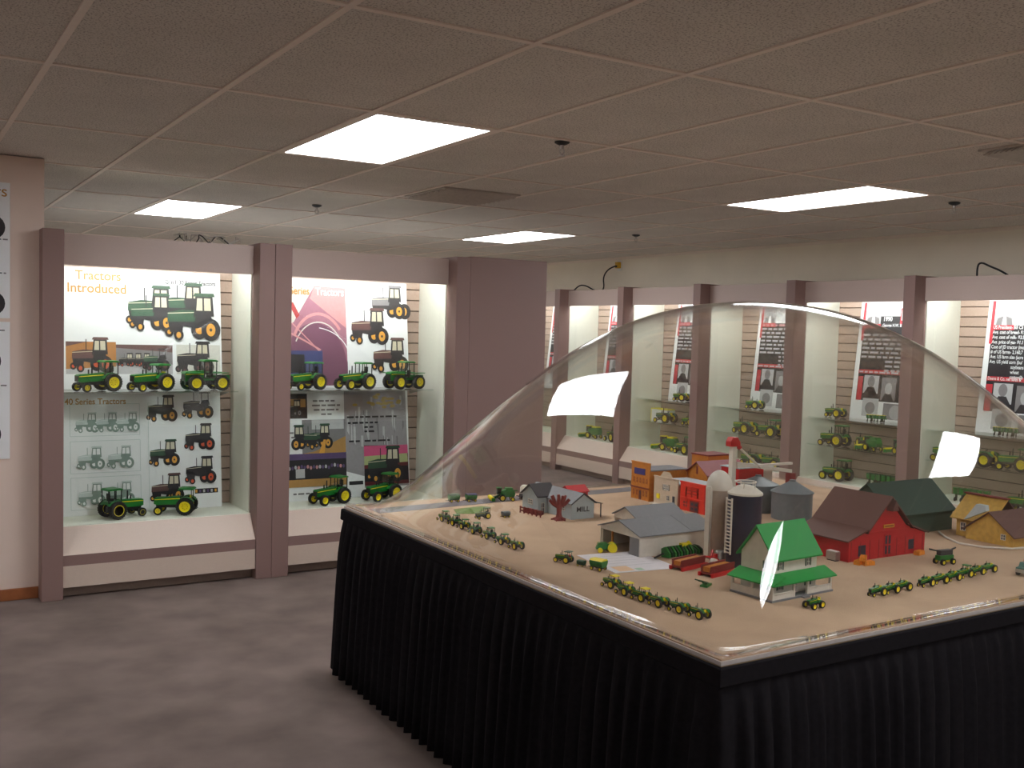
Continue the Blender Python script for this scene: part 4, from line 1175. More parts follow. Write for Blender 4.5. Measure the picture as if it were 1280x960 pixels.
for (x_, y_) in ((0.002, 0.0), (0.10, 0.0), (0.165, 0.0), (Wd - 0.008, 0.0), (0.002, 0.08), (0.002, Dp - 0.006)):
    b = MB(); b.box(x_, x_ + 0.007, y_, y_ + 0.007, 0.006, 0.053, w_white); b.build('porch_post', t)
for (a, c) in ((0.009, 0.10), (0.172, Wd - 0.008)):
    b = MB(); b.box(a, c, 0.001, 0.005, 0.021, 0.025, w_white); b.box(a, c, 0.001, 0.005, 0.006, 0.0195, w_white); b.build('railing', t)
b = MB(); b.box(0.003, 0.007, 0.007, Dp - 0.006, 0.006, 0.027, w_white); b.build('railing', t)
for x_ in (0.068, 0.20): window(t, 0, x_, x_ + 0.016, 0.084, 0.110, 'y', 0.035, -1, w_win, w_white, w_dgr)
for x_ in (0.068, 0.20): window(t, 0, x_, x_ + 0.018, 0.022, 0.048, 'y', 0.035, -1, w_win, w_white, w_dgr)
window(t, 0, 0.055, 0.071, 0.085, 0.110, 'x', 0.045, -1, w_win, w_white, w_dgr)
window(t, 0, 0.060, 0.076, 0.022, 0.048, 'x', 0.045, -1, w_win, w_white, w_dgr)
window(t, 0, 0.136, 0.158, 0.006, 0.048, 'y', 0.035, -1, w_grey, w_white, None, 'front_door')
b = MB(); b.box(0.132, 0.160, -0.016, -0.003, 0, 0.004, w_grey); b.build('step', t)

# --- red barn
t = thing('toy_barn', 'large red toy barn with brown roof and yellow sign', 'toy barn', at(1.44, 0.97), 0)
hw, dp = 0.213, 0.245
prof = [(-hw, 0), (hw, 0), (hw, 0.075), (0.10, 0.112), (0.0, 0.212), (-0.10, 0.112), (-hw, 0.075)]
b = MB(); b.prism(prof, 'y', 0, dp, w_red); b.build('walls', t)
for sd in (-1, 1):
    b = MB(); b.prism([(0, 0.220), (sd * 0.128, 0.098), (sd * 0.128, 0.104), (0, 0.227)], 'y', -0.014, dp + 0.012, w_brown); b.build('roof_panel', t)
    b = MB(); b.prism([(sd * 0.10, 0.114), (sd * (hw + 0.014), 0.073), (sd * (hw + 0.014), 0.078), (sd * 0.10, 0.120)], 'y', -0.008, dp + 0.008, w_brown); b.build('roof_panel', t)
for (a, c, z0, z1) in ((-0.162, -0.122, 0.016, 0.056), (0.118, 0.148, 0.018, 0.055)):
    window(t, 0, a, c, z0, z1, 'y', 0, -1, w_win, None, None, 'opening')
window(t, 0, -0.022, 0.020, 0.006, 0.086, 'y', 0, -1, w_win, w_red, None, 'barn_door')
b = MB(); b.box(-0.11, 0.11, -0.002, 0, 0.095, 0.100, w_red)
for k in range(9): b.box(-0.2 + 0.05 * k - 0.001, -0.2 + 0.05 * k + 0.001, -0.001, 0, 0.002, 0.07, w_mar)
b.build('trim_boards', t)
b = MB(); b.box(-0.030, 0.028, -0.004, -0.0005, 0.110, 0.122, M('sign_yellow', (214, 160, 52), 0.5)); b.build('sign', t)
b = MB()
for k in range(6): b.box(-0.024 + 0.008 * k, -0.019 + 0.008 * k, -0.0046, -0.0038, 0.113, 0.119, w_mar)
b.build('sign_lettering', t)
b = MB(); b.prism([(-0.018, 0.175), (0.018, 0.175), (0.0, 0.214)], 'y', -0.03, 0.0, w_brown); b.build('hay_hood', t)
def bale(loc, deg, label):
    b = MB(); b.box(-0.022, 0.022, -0.011, 0.011, 0, 0.014, m_orange); b.box(-0.020, 0.020, -0.010, 0.010, 0.0141, 0.0155, m_orange)
    o = b.build('hay_bale', None, loc=loc, rotz=math.radians(deg)); tag(o, label, 'hay bale', 'orange hay bales')
bale(at(1.243, 0.935), 15, 'orange toy hay bale at the left corner of the red barn')
bale(at(1.262, 0.912), -10, 'orange toy hay bale lying in front of another at the barn corner')
bale(at(1.252, 0.925, 0.0158), 35, 'orange toy hay bale stacked on top at the barn corner')
bale(at(1.59, 0.945), 10, 'orange toy hay bale at the right front of the red barn')
t = thing('stock_tank', 'small pale toy water trough beside the red barn side wall', 'toy trough', at(1.205, 1.02), 0)
b = MB(); b.box(-0.012, 0.012, -0.022, 0.022, 0.004, 0.034, m_steel); b.build('body', t); b = MB(); b.box(-0.010, 0.010, -0.02, 0.02, 0.034, 0.036, m_white); b.build('lid', t)
b = MB(); b.box(-0.010, 0.010, -0.019, 0.019, 0, 0.004, m_dark); b.build('base', t)

# --- dark green roofed barn behind
t = thing('toy_barn', 'dark green roofed toy barn behind the red barn', 'toy barn', at(1.78, 1.22), 0)
gable(t, 0, 0.40, 0.0, 0.24, 0.09, 0.198, 'x', w_dgr, w_dgr, 0.012, 0.005)
window(t, 0, 0.05, 0.12, 0, 0.06, 'y', 0, -1, w_win, None, None, 'barn_door')
# --- grain bins
def grain_bin(loc, r, he, zt, label):
    t = thing('grain_bin', label, 'grain bin', loc)
    b = MB()
    prof_ = [(r, 0)]
    for k in range(1, 15): prof_.append((r * (1.0 if k % 2 else 1.012), he * k / 15))
    prof_.append((r, he)); prof_.append((0, he)); b.lathe(prof_, 'z', (0, 0, 0), w_bin, 32); b.build('wall', t, 50)
    b = MB(); b.lathe([(r + 0.006, he + 0.0005), (r + 0.006, he + 0.004), (0.014, zt - 0.006), (0.014, zt), (0, zt)], 'z', (0, 0, 0), w_bin, 24); b.build('roof', t)
grain_bin(at(1.714, 1.692), 0.088, 0.116, 0.172, 'grey round toy grain bin behind the blue silo')
grain_bin(at(1.72, 1.905), 0.088, 0.120, 0.165, 'grey toy grain bin farther back, partly hidden by the nearer bin')
# --- grain elevator leg
t = thing('grain_elevator', 'white toy elevator tower with a red head', 'toy elevator', at(1.612, 1.965), 0)
b = MB(); b.box(-0.012, 0.012, -0.012, 0.012, 0, 0.295, w_ivory); b.box(-0.02, 0.02, -0.02, 0.02, 0, 0.02, w_red); b.build('tower', t)
b = MB(); b.prism([(-0.03, 0.295), (0.03, 0.295), (0.03, 0.315), (0.012, 0.338), (-0.018, 0.338), (-0.03, 0.32)], 'y', -0.018, 0.018, m_red); b.tube([(0.02, 0, 0.30), (0.045, 0, 0.285)], 0.012, m_red); b.build('head', t, bevel=0.003)
b = MB(); b.tube([(0.02, -0.002, 0.30), (0.16, -0.02, 0.19)], 0.006, w_ivory, 8); b.build('spout', t)
b = MB(); b.box(0.013, 0.37, -0.022, -0.006, 0.196, 0.206, w_ivory); b.prism([(0.013, 0.206), (0.37, 0.156), (0.37, 0.172), (0.013, 0.224)], 'y', -0.02, -0.004, w_ivory); b.build('conveyor', t)
b = MB(); b.box(0.355, 0.385, -0.03, 0.006, 0, 0.155, w_mar); b.build('conveyor_leg', t)
t = thing('toy_shop', 'red and white toy shop front just right of the elevator tower', 'toy building', at(1.72, 2.03), 0)
b = MB(); b.box(0, 0.16, 0, 0.12, 0, 0.175, m_red); b.box(0.16, 0.22, 0, 0.12, 0, 0.165, w_ivory); b.build('walls', t)
b = MB(); b.box(-0.004, 0.224, -0.004, 0.124, 0.1755, 0.180, w_lblue); b.build('roof', t)

# --- concrete silo
t = thing('toy_silo', 'tall beige toy silo with ivory dome top', 'toy silo', at(0.858, 1.25), 0)
b = MB(); r = 0.046
prof_ = [(r, 0)]
for k in range(1, 24): prof_.append((r if k % 2 else r * 0.992, 0.245 * k / 24))
prof_ += [(r, 0.245), (0, 0.245)]
b.lathe(prof_, 'z', (0, 0, 0), w_conc, 36); b.build('staves', t, 50)
b = MB(); b.lathe([(r * 1.03, 0.2455)] + [(r * 1.03 * math.cos(a), 0.249 + 0.066 * math.sin(a)) for a in [PI / 2 * k / 9 for k in range(10)]], 'z', (0, 0, 0), w_ivory, 36); b.build('dome_roof', t, 60)
b = MB(); b.box(-r - 0.010, -r + 0.008, -0.012, 0.010, 0, 0.250, w_ivory); b.lathe([(0.011, 0.250), (0.009, 0.258), (0, 0.262)], 'z', (-r - 0.001, -0.001, 0), w_ivory, 12); b.build('chute', t)
# --- blue silo
t = thing('toy_silo', 'dark navy toy silo with white cap and ladder', 'toy silo', at(0.844, 1.106), 0)
r = 0.058
b = MB()
prof_ = [(r, 0)]
for k in range(1, 9): prof_ += [(r, 0.250 * k / 9 - 0.002), (r * 1.012, 0.250 * k / 9)]
prof_ += [(r, 0.250), (0, 0.250)]
b.lathe(prof_, 'z', (0, 0, 0), w_navy, 36); b.build('tank', t, 50)
b = MB(); b.lathe([(r * 1.05, 0.2505), (r * 1.04, 0.257), (r * 0.55, 0.278), (r * 0.25, 0.283), (0, 0.283)], 'z', (0, 0, 0), w_ivory, 36); b.build('cap', t, 40)
b = MB()
ring = [(0.036 * math.cos(a), 0.036 * math.sin(a), 0.294) for a in [2 * PI * k / 20 for k in range(21)]]
b.tube(ring, 0.0025, w_ivory, 6, False)
for k in range(0, 20, 4): b.tube([ring[k], (ring[k][0], ring[k][1], 0.270)], 0.002, w_ivory, 5)
b.build('guard_rail', t)
t2 = MB(); lx = -0.070; ly = -0.052
dirn = Vector((-0.99, 0.10)).normalized(); tn = Vector((0.10, 0.99)).normalized()
def LP(o_, w_, z_): q_ = dirn * (r + o_) + tn * w_; return (q_.x, q_.y, z_)
for w_ in (-0.014, 0.014): t2.tube([LP(0.010, w_, 0.045), LP(0.010, w_, 0.24)], 0.0035, w_ivory, 6)
t2.build('ladder_rail', t)
for k in range(16):
    c = MB(); z_ = 0.05 + k * 0.0122; c.tube([LP(0.010, -0.013, z_), LP(0.010, 0.013, z_)], 0.0026, w_ivory, 6); c.build('rung', t)
# small parts at the silo foot
t = thing('milk_can', 'small grey toy tank at the foot of the beige silo', 'toy tank', at(0.800, 1.175), 0)
b = MB(); b.lathe([(0.018, 0), (0.018, 0.036), (0.014, 0.042), (0, 0.043)], 'z', (0, 0, 0), m_steel, 18); b.build('body', t, 40); b = MB(); b.box(-0.028, -0.019, -0.01, 0.01, 0, 0.034, m_red); b.build('bracket', t)
t = thing('toy_auger', 'small red toy auger with a white ball between the feed bunks', 'toy auger', at(0.735, 1.135), 0)
b = MB(); b.tube([(-0.02, 0.03, 0.03), (0.0, 0.0, 0.034), (0.03, -0.02, 0.006)], 0.004, m_red); b.tube([(-0.01, 0.01, 0.004), (0.02, 0.03, 0.05)], 0.004, m_red); b.build('frame', t)
b = MB(); b.lathe([(0.0, 0.0), (0.012, 0.004), (0.017, 0.014), (0.012, 0.026), (0.0, 0.03)], 'z', (0, 0, 0), w_ivory, 16); b.build('ball', t, 60)

def bunk(loc, L, deg, label):
    t = thing('feed_bunk', label, 'feed bunk', loc, math.radians(deg), 'red feed bunks')
    b = MB(); b.prism([(-0.020, 0.012), (-0.016, 0.008), (0.016, 0.008), (0.020, 0.012), (0.022, 0.036), (0.018, 0.036), (0.014, 0.014), (-0.014, 0.014), (-0.018, 0.036), (-0.022, 0.036)], 'x', 0, L, w_mar); b.build('trough', t)
    b = MB(); b.box(0.004, L - 0.004, -0.015, 0.015, 0.015, 0.031, w_orange); b.build('feed', t)
    for sy in (-1, 1):
        b = MB(); b.box(-0.004, L + 0.004, sy * 0.025 - 0.004, sy * 0.025 + 0.004, 0, 0.013, m_red); b.build('skid', t)
bunk(at(0.580, 1.150), 0.135, 12, 'red toy feed bunk nearer the white shed')
bunk(at(0.607, 1.035), 0.135, 12, 'red toy feed bunk at the foot of the navy silo')

# --- machine sheds
t = thing('machine_shed', 'open fronted white toy machine shed with grey roof, nearer the paper', 'toy shed', at(0.585, 1.355), 0)
Ln, Wd = 0.36, 0.236
b = MB(); b.box(0, Ln, 0, 0.005, 0, 0.076, w_white); b.build('side_wall', t)
b = MB(); b.box(0, Ln, Wd - 0.005, Wd, 0, 0.076, w_white); b.build('side_wall', t)
b = MB(); b.prism([(0.005, 0), (Wd - 0.005, 0), (Wd - 0.005, 0.076), (Wd / 2, 0.112), (0.005, 0.076)], 'x', Ln - 0.005, Ln, w_white); b.build('end_wall', t)
b = MB(); b.prism([(0.005, 0.066), (Wd - 0.005, 0.066), (Wd - 0.005, 0.076), (Wd / 2, 0.112), (0.005, 0.076)], 'x', 0, 0.005, w_white); b.build('gable', t)
b = MB(); b.box(0.0, 0.006, 0.0052, 0.060, 0, 0.066, w_grey); b.build('door_panel', t)
b = MB(); b.box(0.004, 0.010, 0.166, 0.172, 0, 0.066, w_orange); b.box(0.004, 0.010, Wd - 0.012, Wd - 0.0055, 0, 0.066, w_white); b.build('door_post', t)
for sd in (-1, 1):
    for (a, c) in ((-0.008, Ln * 0.66), (Ln * 0.66 + 0.002, Ln + 0.008)):
        b = MB(); ym = Wd / 2; e = ym + sd * (ym + 0.008); sl = 0.036 / ym
        ez = 0.112 - sl * (ym + 0.008)
        b.prism([(ym, 0.1125), (e, ez + 0.0005), (e, ez + 0.004), (ym, 0.1165)], 'x', a, c, w_grey); b.build('roof_panel', t)
b = MB(); b.box(Ln * 0.66 - 0.001, Ln * 0.66 + 0.003, Wd / 2 - 0.12, Wd / 2, 0.0, 0.001, w_white)
t = thing('machine_shed', 'smaller white toy shed with grey roof, farther back', 'toy shed', at(0.83, 1.675), 0)
b = MB(); b.box(0, 0.24, 0, 0.004, 0, 0.065, w_white); b.build('side_wall', t)
b = MB(); b.box(0, 0.24, 0.146, 0.15, 0, 0.065, w_white); b.build('side_wall', t)
b = MB(); b.prism([(0.004, 0), (0.146, 0), (0.146, 0.065), (0.075, 0.100), (0.004, 0.065)], 'x', 0.236, 0.24, w_white); b.build('end_wall', t)
b = MB(); b.prism([(0.004, 0.05), (0.146, 0.05), (0.146, 0.065), (0.075, 0.100), (0.004, 0.065)], 'x', 0.0, 0.004, w_white); b.build('gable', t)
for sd in (-1, 1):
    b = MB(); b.prism([(0.075, 0.1005), (0.075 + sd * 0.083, 0.0615), (0.075 + sd * 0.083, 0.0655), (0.075, 0.1045)], 'x', -0.008, 0.248, w_grey); b.build('roof_panel', t)
# paper plan
b = MB(); b.box(-0.125, 0.125, -0.14, 0.14, 0, 0.0012, M('paper_white', (226, 218, 222), 0.6, 0.03, 20))
p = b.build('paper_plan', None, loc=at(0.505, 1.325), rotz=math.radians(-8)); tag(p, 'white printed paper lying flat before the white shed', 'paper')
b = MB()
for k in range(5): b.box(-0.10, 0.10 - 0.02 * (k % 3), 0.09 - 0.036 * k, 0.092 - 0.036 * k, 0.0013, 0.0016, k_lgrey)
b.box(-0.10, -0.04, -0.125, -0.06, 0.0013, 0.0016, M('paper_peach', (232, 190, 150), 0.6)); b.box(-0.03, -0.005, -0.13, -0.10, 0.0013, 0.0016, M('paper_mint', (170, 200, 170), 0.6)); b.build('printed_lines', p)

# --- mill, pale blue L-shaped house
t = thing('toy_mill', 'pale blue toy mill house with grey roof and MILL lettering', 'toy house', at(0.782, 2.06), 0)
gable(t, 0, 0.118, 0.0, 0.36, 0.068, 0.107, 'y', w_blue, w_grey, 0.006, 0.004)
b = MB(); b.box(-0.045, 0.0, 0.19, 0.32, 0, 0.074, w_blue); b.prism([(0.19, 0.074), (0.32, 0.074), (0.255, 0.118)], 'x', -0.045, 0.06, w_blue); b.build('wing_walls', t)
for sd in (-1, 1):
    b = MB(); b.prism([(0.255, 0.1185), (0.255 + sd * 0.072, 0.0695), (0.255 + sd * 0.072, 0.0735), (0.255, 0.1225)], 'x', -0.055, 0.06, w_dgrey); b.build('wing_roof_panel', t)
b = MB(); b.prism([(0.118, 0.066), (0.165, 0.058), (0.165, 0.061), (0.118, 0.070)], 'y', 0.0, 0.16, w_dgrey); b.build('lean_to_roof', t)
b = MB(); b.box(0.157, 0.161, 0.004, 0.008, 0, 0.058, w_dgrey); b.box(0.157, 0.161, 0.15, 0.154, 0, 0.058, w_dgrey); b.build('lean_to_post', t)
for sd in (-1, 1):
    b = MB(); b.prism([(0.059, 0.107), (0.059 + sd * 0.066, 0.0635), (0.059 + sd * 0.066, 0.0695), (0.059, 0.1135)], 'y', -0.010, -0.006, w_dgrey); b.build('gable_trim', t)
window(t, 0, 0.235, 0.275, 0.030, 0.055, 'x', -0.045, -1, w_win, w_white)
window(t, 0, -0.030, -0.012, 0.0, 0.045, 'y', 0.19, -1, w_win, w_white, None, 'door')
window(t, 0, 0.05, 0.075, 0.030, 0.050, 'x', 0.0, -1, w_win, w_white)
o = text('MILL', 0.059, 0.030, 0.030, w_dgrey, t, 1, 1.15, 'sign_lettering', 0.0006, 'CENTER'); o.location = (0.059, -0.0012, 0.032)
# red thing behind the mill
t = thing('toy_shelter', 'small red roofed toy shelter right behind the mill', 'toy shelter', at(0.955, 2.32), 0)
gable(t, 0, 0.10, 0, 0.07, 0.07, 0.092, 'x', w_red, w_red, 0.006, 0.003)
# fence: red-brown pickets
t = thing('toy_fence', 'red brown toy fence left of the tree stump', 'toy fence', at(0.672, 2.30), math.radians(-84))
for k in range(6):
    b = MB(); b.box(0.028 * k, 0.028 * k + 0.005, 0, 0.004, 0, 0.030, w_mar); b.build('fence_post', t)
for z_ in (0.007, 0.021):
    b = MB(); b.box(0, 0.145, 0.004, 0.007, z_, z_ + 0.006, w_mar); b.build('rail', t)
b = MB(); b.box(0.0, 0.10, 0.02, 0.055, 0.0, 0.016, w_mar); b.build('planter_box', t)
# tree stump
t = thing('tree_stump', 'red brown bare toy tree before the pale blue mill', 'toy tree', at(0.728, 2.075), 0)
b = MB(); b.tube([(0, 0, 0), (0, 0, 0.008), (0, 0, 0.03), (0, 0, 0.062), (0, 0, 0.075)], [0.022, 0.016, 0.011, 0.013, 0.009], w_mar, 10); b.build('trunk', t, 60)
for k, (dx, dy, dz, rr_) in enumerate(((-0.026, 0.018, 0.050, 0.008), (-0.008, -0.004, 0.056, 0.006), (0.014, -0.010, 0.050, 0.009), (0.036, -0.022, 0.036, 0.007), (-0.034, 0.024, 0.030, 0.006), (0.024, -0.012, 0.052, 0.005))):
    b = MB(); b.tube([(0, 0, 0.055), (dx * 0.6, dy * 0.6, 0.055 + dz * 0.45), (dx, dy, 0.055 + dz)], [0.009, 0.008, rr_], w_mar, 8); b.build('branch', t, 60)
for k in range(5):
    a = k * 1.26
    b = MB(); b.tube([(0.008 * math.cos(a), 0.008 * math.sin(a), 0.010), (0.034 * math.cos(a), 0.034 * math.sin(a), 0.003)], [0.007, 0.003], w_mar, 7); b.build('root', t, 60)

# --- main street
def storefront(name, label, y0, y1, h, depth, wall, side, roof, drop, x=1.4, rise=0.0):
    t = thing(name, label, 'toy building', at(x, y0), 0)
    w = y1 - y0
    b = MB(); b.box(0, 0.008, 0, w, 0, h, wall); b.box(-0.003, 0.008, -0.002, w + 0.002, h, h + 0.005, wall); b.build('facade', t)
    b = MB(); b.box(0.008, depth, 0.002, w - 0.002, 0, h - drop, side); b.build('walls', t)
    b = MB(); b.prism([(0.008, h - drop + 0.0005), (depth + 0.006, h - drop - rise + 0.0005), (depth + 0.006, h - drop - rise + 0.005), (0.008, h - drop + 0.006)], 'y', -0.003, w + 0.003, roof); b.build('roof', t)
    return t, w
t, w = storefront('toy_storefront', 'orange toy storefront with a blue sign panel', 2.30, 2.435, 0.178, 0.24, w_orange, w_orange, w_grey, 0.035, rise=0.0)
b = MB(); b.box(-0.003, 0, w * 0.22, w * 0.82, 0.122, 0.152, M('sign_blue', (58, 52, 120), 0.5)); b.build('sign', t)
for k in range(5): window(t, 0, 0.010 + k * 0.024, 0.024 + k * 0.024, 0.080, 0.108, 'x', 0, -1, w_mar, w_orange)
b = MB(); b.box(-0.005, 0, 0, w, 0.056, 0.062, w_mar); b.build('cornice', t)
for k in (0, 1, 3, 4): window(t, 0, 0.010 + k * 0.024, 0.024 + k * 0.024, 0.018, 0.048, 'x', 0, -1, w_mar, w_orange)
window(t, 0, 0.056, 0.074, 0, 0.046, 'x', 0, -1, w_win, w_mar, None, 'door')
window(t, 0, 0.05, 0.10, 0.02, 0.09, 'y', 0.002, -1, w_win, None)
t, w = storefront('toy_storefront', 'beige toy storefront between the orange and red ones', 2.095, 2.262, 0.128, 0.20, w_beige, w_beige, w_lblue, 0.022)
b = MB(); b.prism([(w * 0.25, 0.133), (w * 0.75, 0.133), (w * 0.62, 0.158), (w * 0.38, 0.158)], 'x', 0, 0.008, w_beige); b.build('parapet', t)
window(t, 0, w * 0.33, w * 0.63, 0.072, 0.100, 'x', 0, -1, w_win, w_white)
window(t, 0, w * 0.33, w * 0.45, 0.026, 0.050, 'x', 0, -1, w_win, w_white)
window(t, 0, w * 0.10, w * 0.20, 0.004, 0.052, 'x', 0, -1, w_win, None, None, 'door')
b = MB(); b.box(-0.004, 0, w * 0.74, w * 0.86, 0.028, 0.050, m_yel); b.build('sign', t)
b = MB(); b.box(-0.03, 0, 0, w, 0, 0.003, w_white); b.build('sidewalk', t)
t, w = storefront('toy_storefront', 'bright red toy storefront beside the beige silo', 1.915, 2.075, 0.128, 0.18, w_bright, w_bright, w_lblue, 0.018)
window(t, 0, w * 0.24, w * 0.78, 0.068, 0.108, 'x', 0, -1, w_mar, w_bright)
b = MB(); b.box(-0.004, 0, 0.004, w - 0.004, 0.056, 0.062, w_bright); b.box(-0.005, 0, w * 0.2, w * 0.82, 0.110, 0.116, w_bright); b.build('cornice', t)
window(t, 0, w * 0.22, w * 0.58, 0.002, 0.050, 'x', 0, -1, w_win, w_mar, None, 'door')
window(t, 0, w * 0.66, w * 0.88, 0.014, 0.048, 'x', 0, -1, w_mar, w_bright)
t = thing('toy_depot', 'brown toy depot with dull red gabled roof behind the storefronts', 'toy building', at(1.64, 2.16), 0)
gable(t, 0, 0.26, 0, 0.14, 0.135, 0.188, 'x', w_orange, w_rroof, 0.010, 0.004)
b = MB(); b.box(-0.002, 0, 0.064, 0.076, 0.13, 0.168, w_mar); b.build('gable_trim', t)
t = thing('toy_warehouse', 'plain orange brown toy warehouse farthest behind the storefronts', 'toy building', at(1.80, 2.33), 0)
b = MB(); b.box(0, 0.15, 0, 0.12, 0, 0.196, w_orange); b.build('walls', t)
b = MB(); b.box(-0.004, 0.154, -0.004, 0.124, 0.1965, 0.203, w_mar); b.build('roof', t)
# black and white cows / car on the plain behind sheds
t = thing('toy_car', 'white toy car with dark windows behind the rear shed roof', 'toy car', at(1.16, 2.02), math.radians(150))
b = MB(); b.box(-0.036, 0.036, -0.015, 0.015, 0.005, 0.018, m_white); b.build('body', t, bevel=0.003)
b = MB(); b.prism([(-0.022, 0.018), (0.016, 0.018), (0.008, 0.030), (-0.016, 0.030)], 'y', -0.013, 0.013, w_win); b.build('windows', t)
b = MB(); b.box(-0.015, 0.007, -0.0135, 0.0135, 0.0301, 0.032, m_white); b.build('roof', t)
for x_ in (-0.022, 0.022):
    for sd in (-1, 1):
        b = MB(); b.lathe([(0.006, -0.003), (0.006, 0.003)], 'y', (0, 0, 0), m_tyre, 12); b.build('wheel', t, loc=(x_, sd * 0.0155, 0.006))

# --- yellow farmhouse
t = thing('toy_farmhouse', 'ochre toy farmhouse with brown and white roofs at the right', 'toy house', at(2.05, 0.862), 0)
gable(t, 0, 0.26, 0.0, 0.204, 0.045, 0.122, 'x', w_ochre, w_brown, 0.012, 0.004)
b = MB(); b.box(0.03, 0.20, 0.204, 0.268, 0, 0.075, w_ochre); b.build('wing_wall', t)
b = MB(); b.prism([(0.012, 0.070), (0.115, 0.160), (0.115, 0.166), (0.008, 0.074)], 'y', 0.10, 0.285, w_ochre); b.build('wing_roof_panel', t, label='ochre stained roof slope')
b = MB(); b.prism([(0.115, 0.160), (0.22, 0.070), (0.224, 0.074), (0.115, 0.166)], 'y', 0.10, 0.285, w_brown); b.build('wing_roof_panel', t)
b = MB(); b.box(0.105, 0.125, 0.095, 0.290, 0.166, 0.172, w_mar); b.build('ridge_cap', t)
b = MB(); b.prism([(0.204, 0.078), (0.108, 0.128), (0.112, 0.150), (0.150, 0.150)], 'x', -0.020, 0.004, w_lblue); b.build('roof_sheet', t, label='pale roof sheet')
window(t, 0, 0.225, 0.250, 0.022, 0.058, 'x', 0.03, -1, w_win, w_white)
window(t, 0, 0.030, 0.052, 0.022, 0.046, 'x', 0.0, -1, w_win, w_white)
t = thing('toy_curb', 'low white toy wall curving around the ochre farmhouse', 'toy wall', at(0, 0), 0)
b = MB()
cur_ = [(2.05, 1.19), (1.97, 1.10), (1.91, 1.00), (1.93, 0.91), (2.01, 0.84), (2.12, 0.815), (2.26, 0.81)]
b.tube([(x_, y_, 0.0045) for x_, y_ in cur_], 0.004, w_white, 6); b.build('wall_strip', t)

# ------------------------------------------------------------------ small farm machines (1:64)
S64 = 1 / 62
G64 = 'miniature tractors under the dome'
def mini(name, label, **k): return make_tractor(name, label, s=S64, detail=False, group=G64, **k)
A_ = [('cab', 'dark'), ('cab', ''), ('canopy', ''), ('cab', ''), ('cab', ''), ('canopy', ''), ('open', '')]
m_cab = mini('miniature_tractor', 'miniature cab tractor farthest back in the row along the left dome edge', kind='cab')
m_can = mini('miniature_tractor', 'third miniature tractor from the back along the left dome edge, with canopy', kind='canopy')
m_opn = mini('miniature_tractor', 'nearest miniature tractor of the row along the left dome edge', kind='open', rear=(0.9, 0.5))
m_ycan = mini('miniature_tractor', 'yellow canopied miniature tractor leading the near left row', kind='canopy', roof=m_yel)
m_nar = mini('miniature_tractor', 'left end miniature tractor of the front right trio', kind='open', narrow=True)
rowA = [(0.272, 2.262, m_cab), (0.270, 2.165, m_cab), (0.268, 2.085, m_can), (0.263, 1.985, m_cab), (0.262, 1.875, m_cab), (0.258, 1.765, m_can), (0.259, 1.670, m_opn)]
for i, (x_, y_, src) in enumerate(rowA):
    lab = '%s miniature tractor from the back in the row along the left dome edge' % ORD[i]
    if i == 0: put(src, at(x_, y_ - 0.02), 92); src['label'] = lab
    elif i == 2 or i == 6: put(src, at(x_, y_ - 0.02), 90); src['label'] = lab
    else: dup(src, at(x_, y_ - 0.02), math.radians(88 + 3 * (i % 3)), lab, G64)
rowB = [(0.236, 1.045, m_ycan), (0.220, 0.955, m_ycan), (0.222, 0.878, m_ycan), (0.228, 0.805, m_opn), (0.240, 0.728, m_opn), (0.250, 0.655, m_opn)]
for i, (x_, y_, src) in enumerate(rowB):
    lab = '%s miniature tractor from the left in the near left row%s' % (ORD[i], ', under a yellow canopy' if i < 3 else ', without canopy')
    if i == 0: put(src, at(x_, y_), 95); src['label'] = lab
    else: dup(src, at(x_, y_), math.radians(95 - 4 * (i % 2)), lab, G64)
rowC = [(0.945, 0.612), (1.012, 0.614), (1.078, 0.618), (1.195, 0.620), (1.275, 0.625), (1.350, 0.630), (1.430, 0.640), (1.505, 0.645), (1.580, 0.650)]
for i, (x_, y_) in enumerate(rowC):
    lab = '%s miniature tractor from the left in the front right row%s' % (ORD[i], ', in the separate trio' if i < 3 else ', in the longer line')
    if i == 0: put(m_nar, at(x_, y_), 184); m_nar['label'] = lab
    else: dup(m_nar if i % 3 else m_can if i > 4 else m_nar, at(x_, y_), math.radians(180 + 5 * (i % 2)), lab, G64)
m_redcab = mini('miniature_tractor', 'dark green miniature tractor with red seat pulling the yellow topped wagon', kind='canopy', roof=m_dgreen, seat=m_red, front=(0.6, 0.4), rear=(0.8, 0.5))
put(m_redcab, at(0.303, 1.395), 115)
toy_wagon('toy_wagon', 'green toy wagon with yellow load behind the red seated tractor', 1 / 60, at(0.338, 1.268), 110, m_green, m_yel)
t = toy_wagon('toy_wagon', 'small dark green toy cart between tractor and yellow topped wagon', 1 / 110, at(0.318, 1.338), 112, m_dgreen, m_dgreen)
m_house = mini('miniature_tractor', 'miniature tractor parked alone before the white farmhouse', kind='open', wheelbase=2.3, rear=(0.72, 0.5), front=(0.66, 0.46))
put(m_house, at(0.652, 0.600), 184)
toy_combine('toy_combine', 'green miniature combine on the grey road behind', 1 / 48, at(0.78, 2.585), 160)
toy_wagon('toy_wagon', 'green toy forage wagon, left of two on the grey road', 1 / 62, at(0.535, 2.655), 170, m_green, m_dgreen)
toy_wagon('toy_wagon', 'navy topped toy wagon, right of two on the grey road', 1 / 62, at(0.615, 2.635), 170, m_green, M('navy_cover', (56, 58, 92), 0.6))
toy_wagon('toy_wagon', 'grey toy flat wagon right of the combine on the road', 1 / 80, at(0.875, 2.585), 175, w_dgrey, w_dgrey)
t = thing('toy_tank', 'white toy tank behind the pale blue mill', 'toy tank', at(0.925, 2.66), 0)
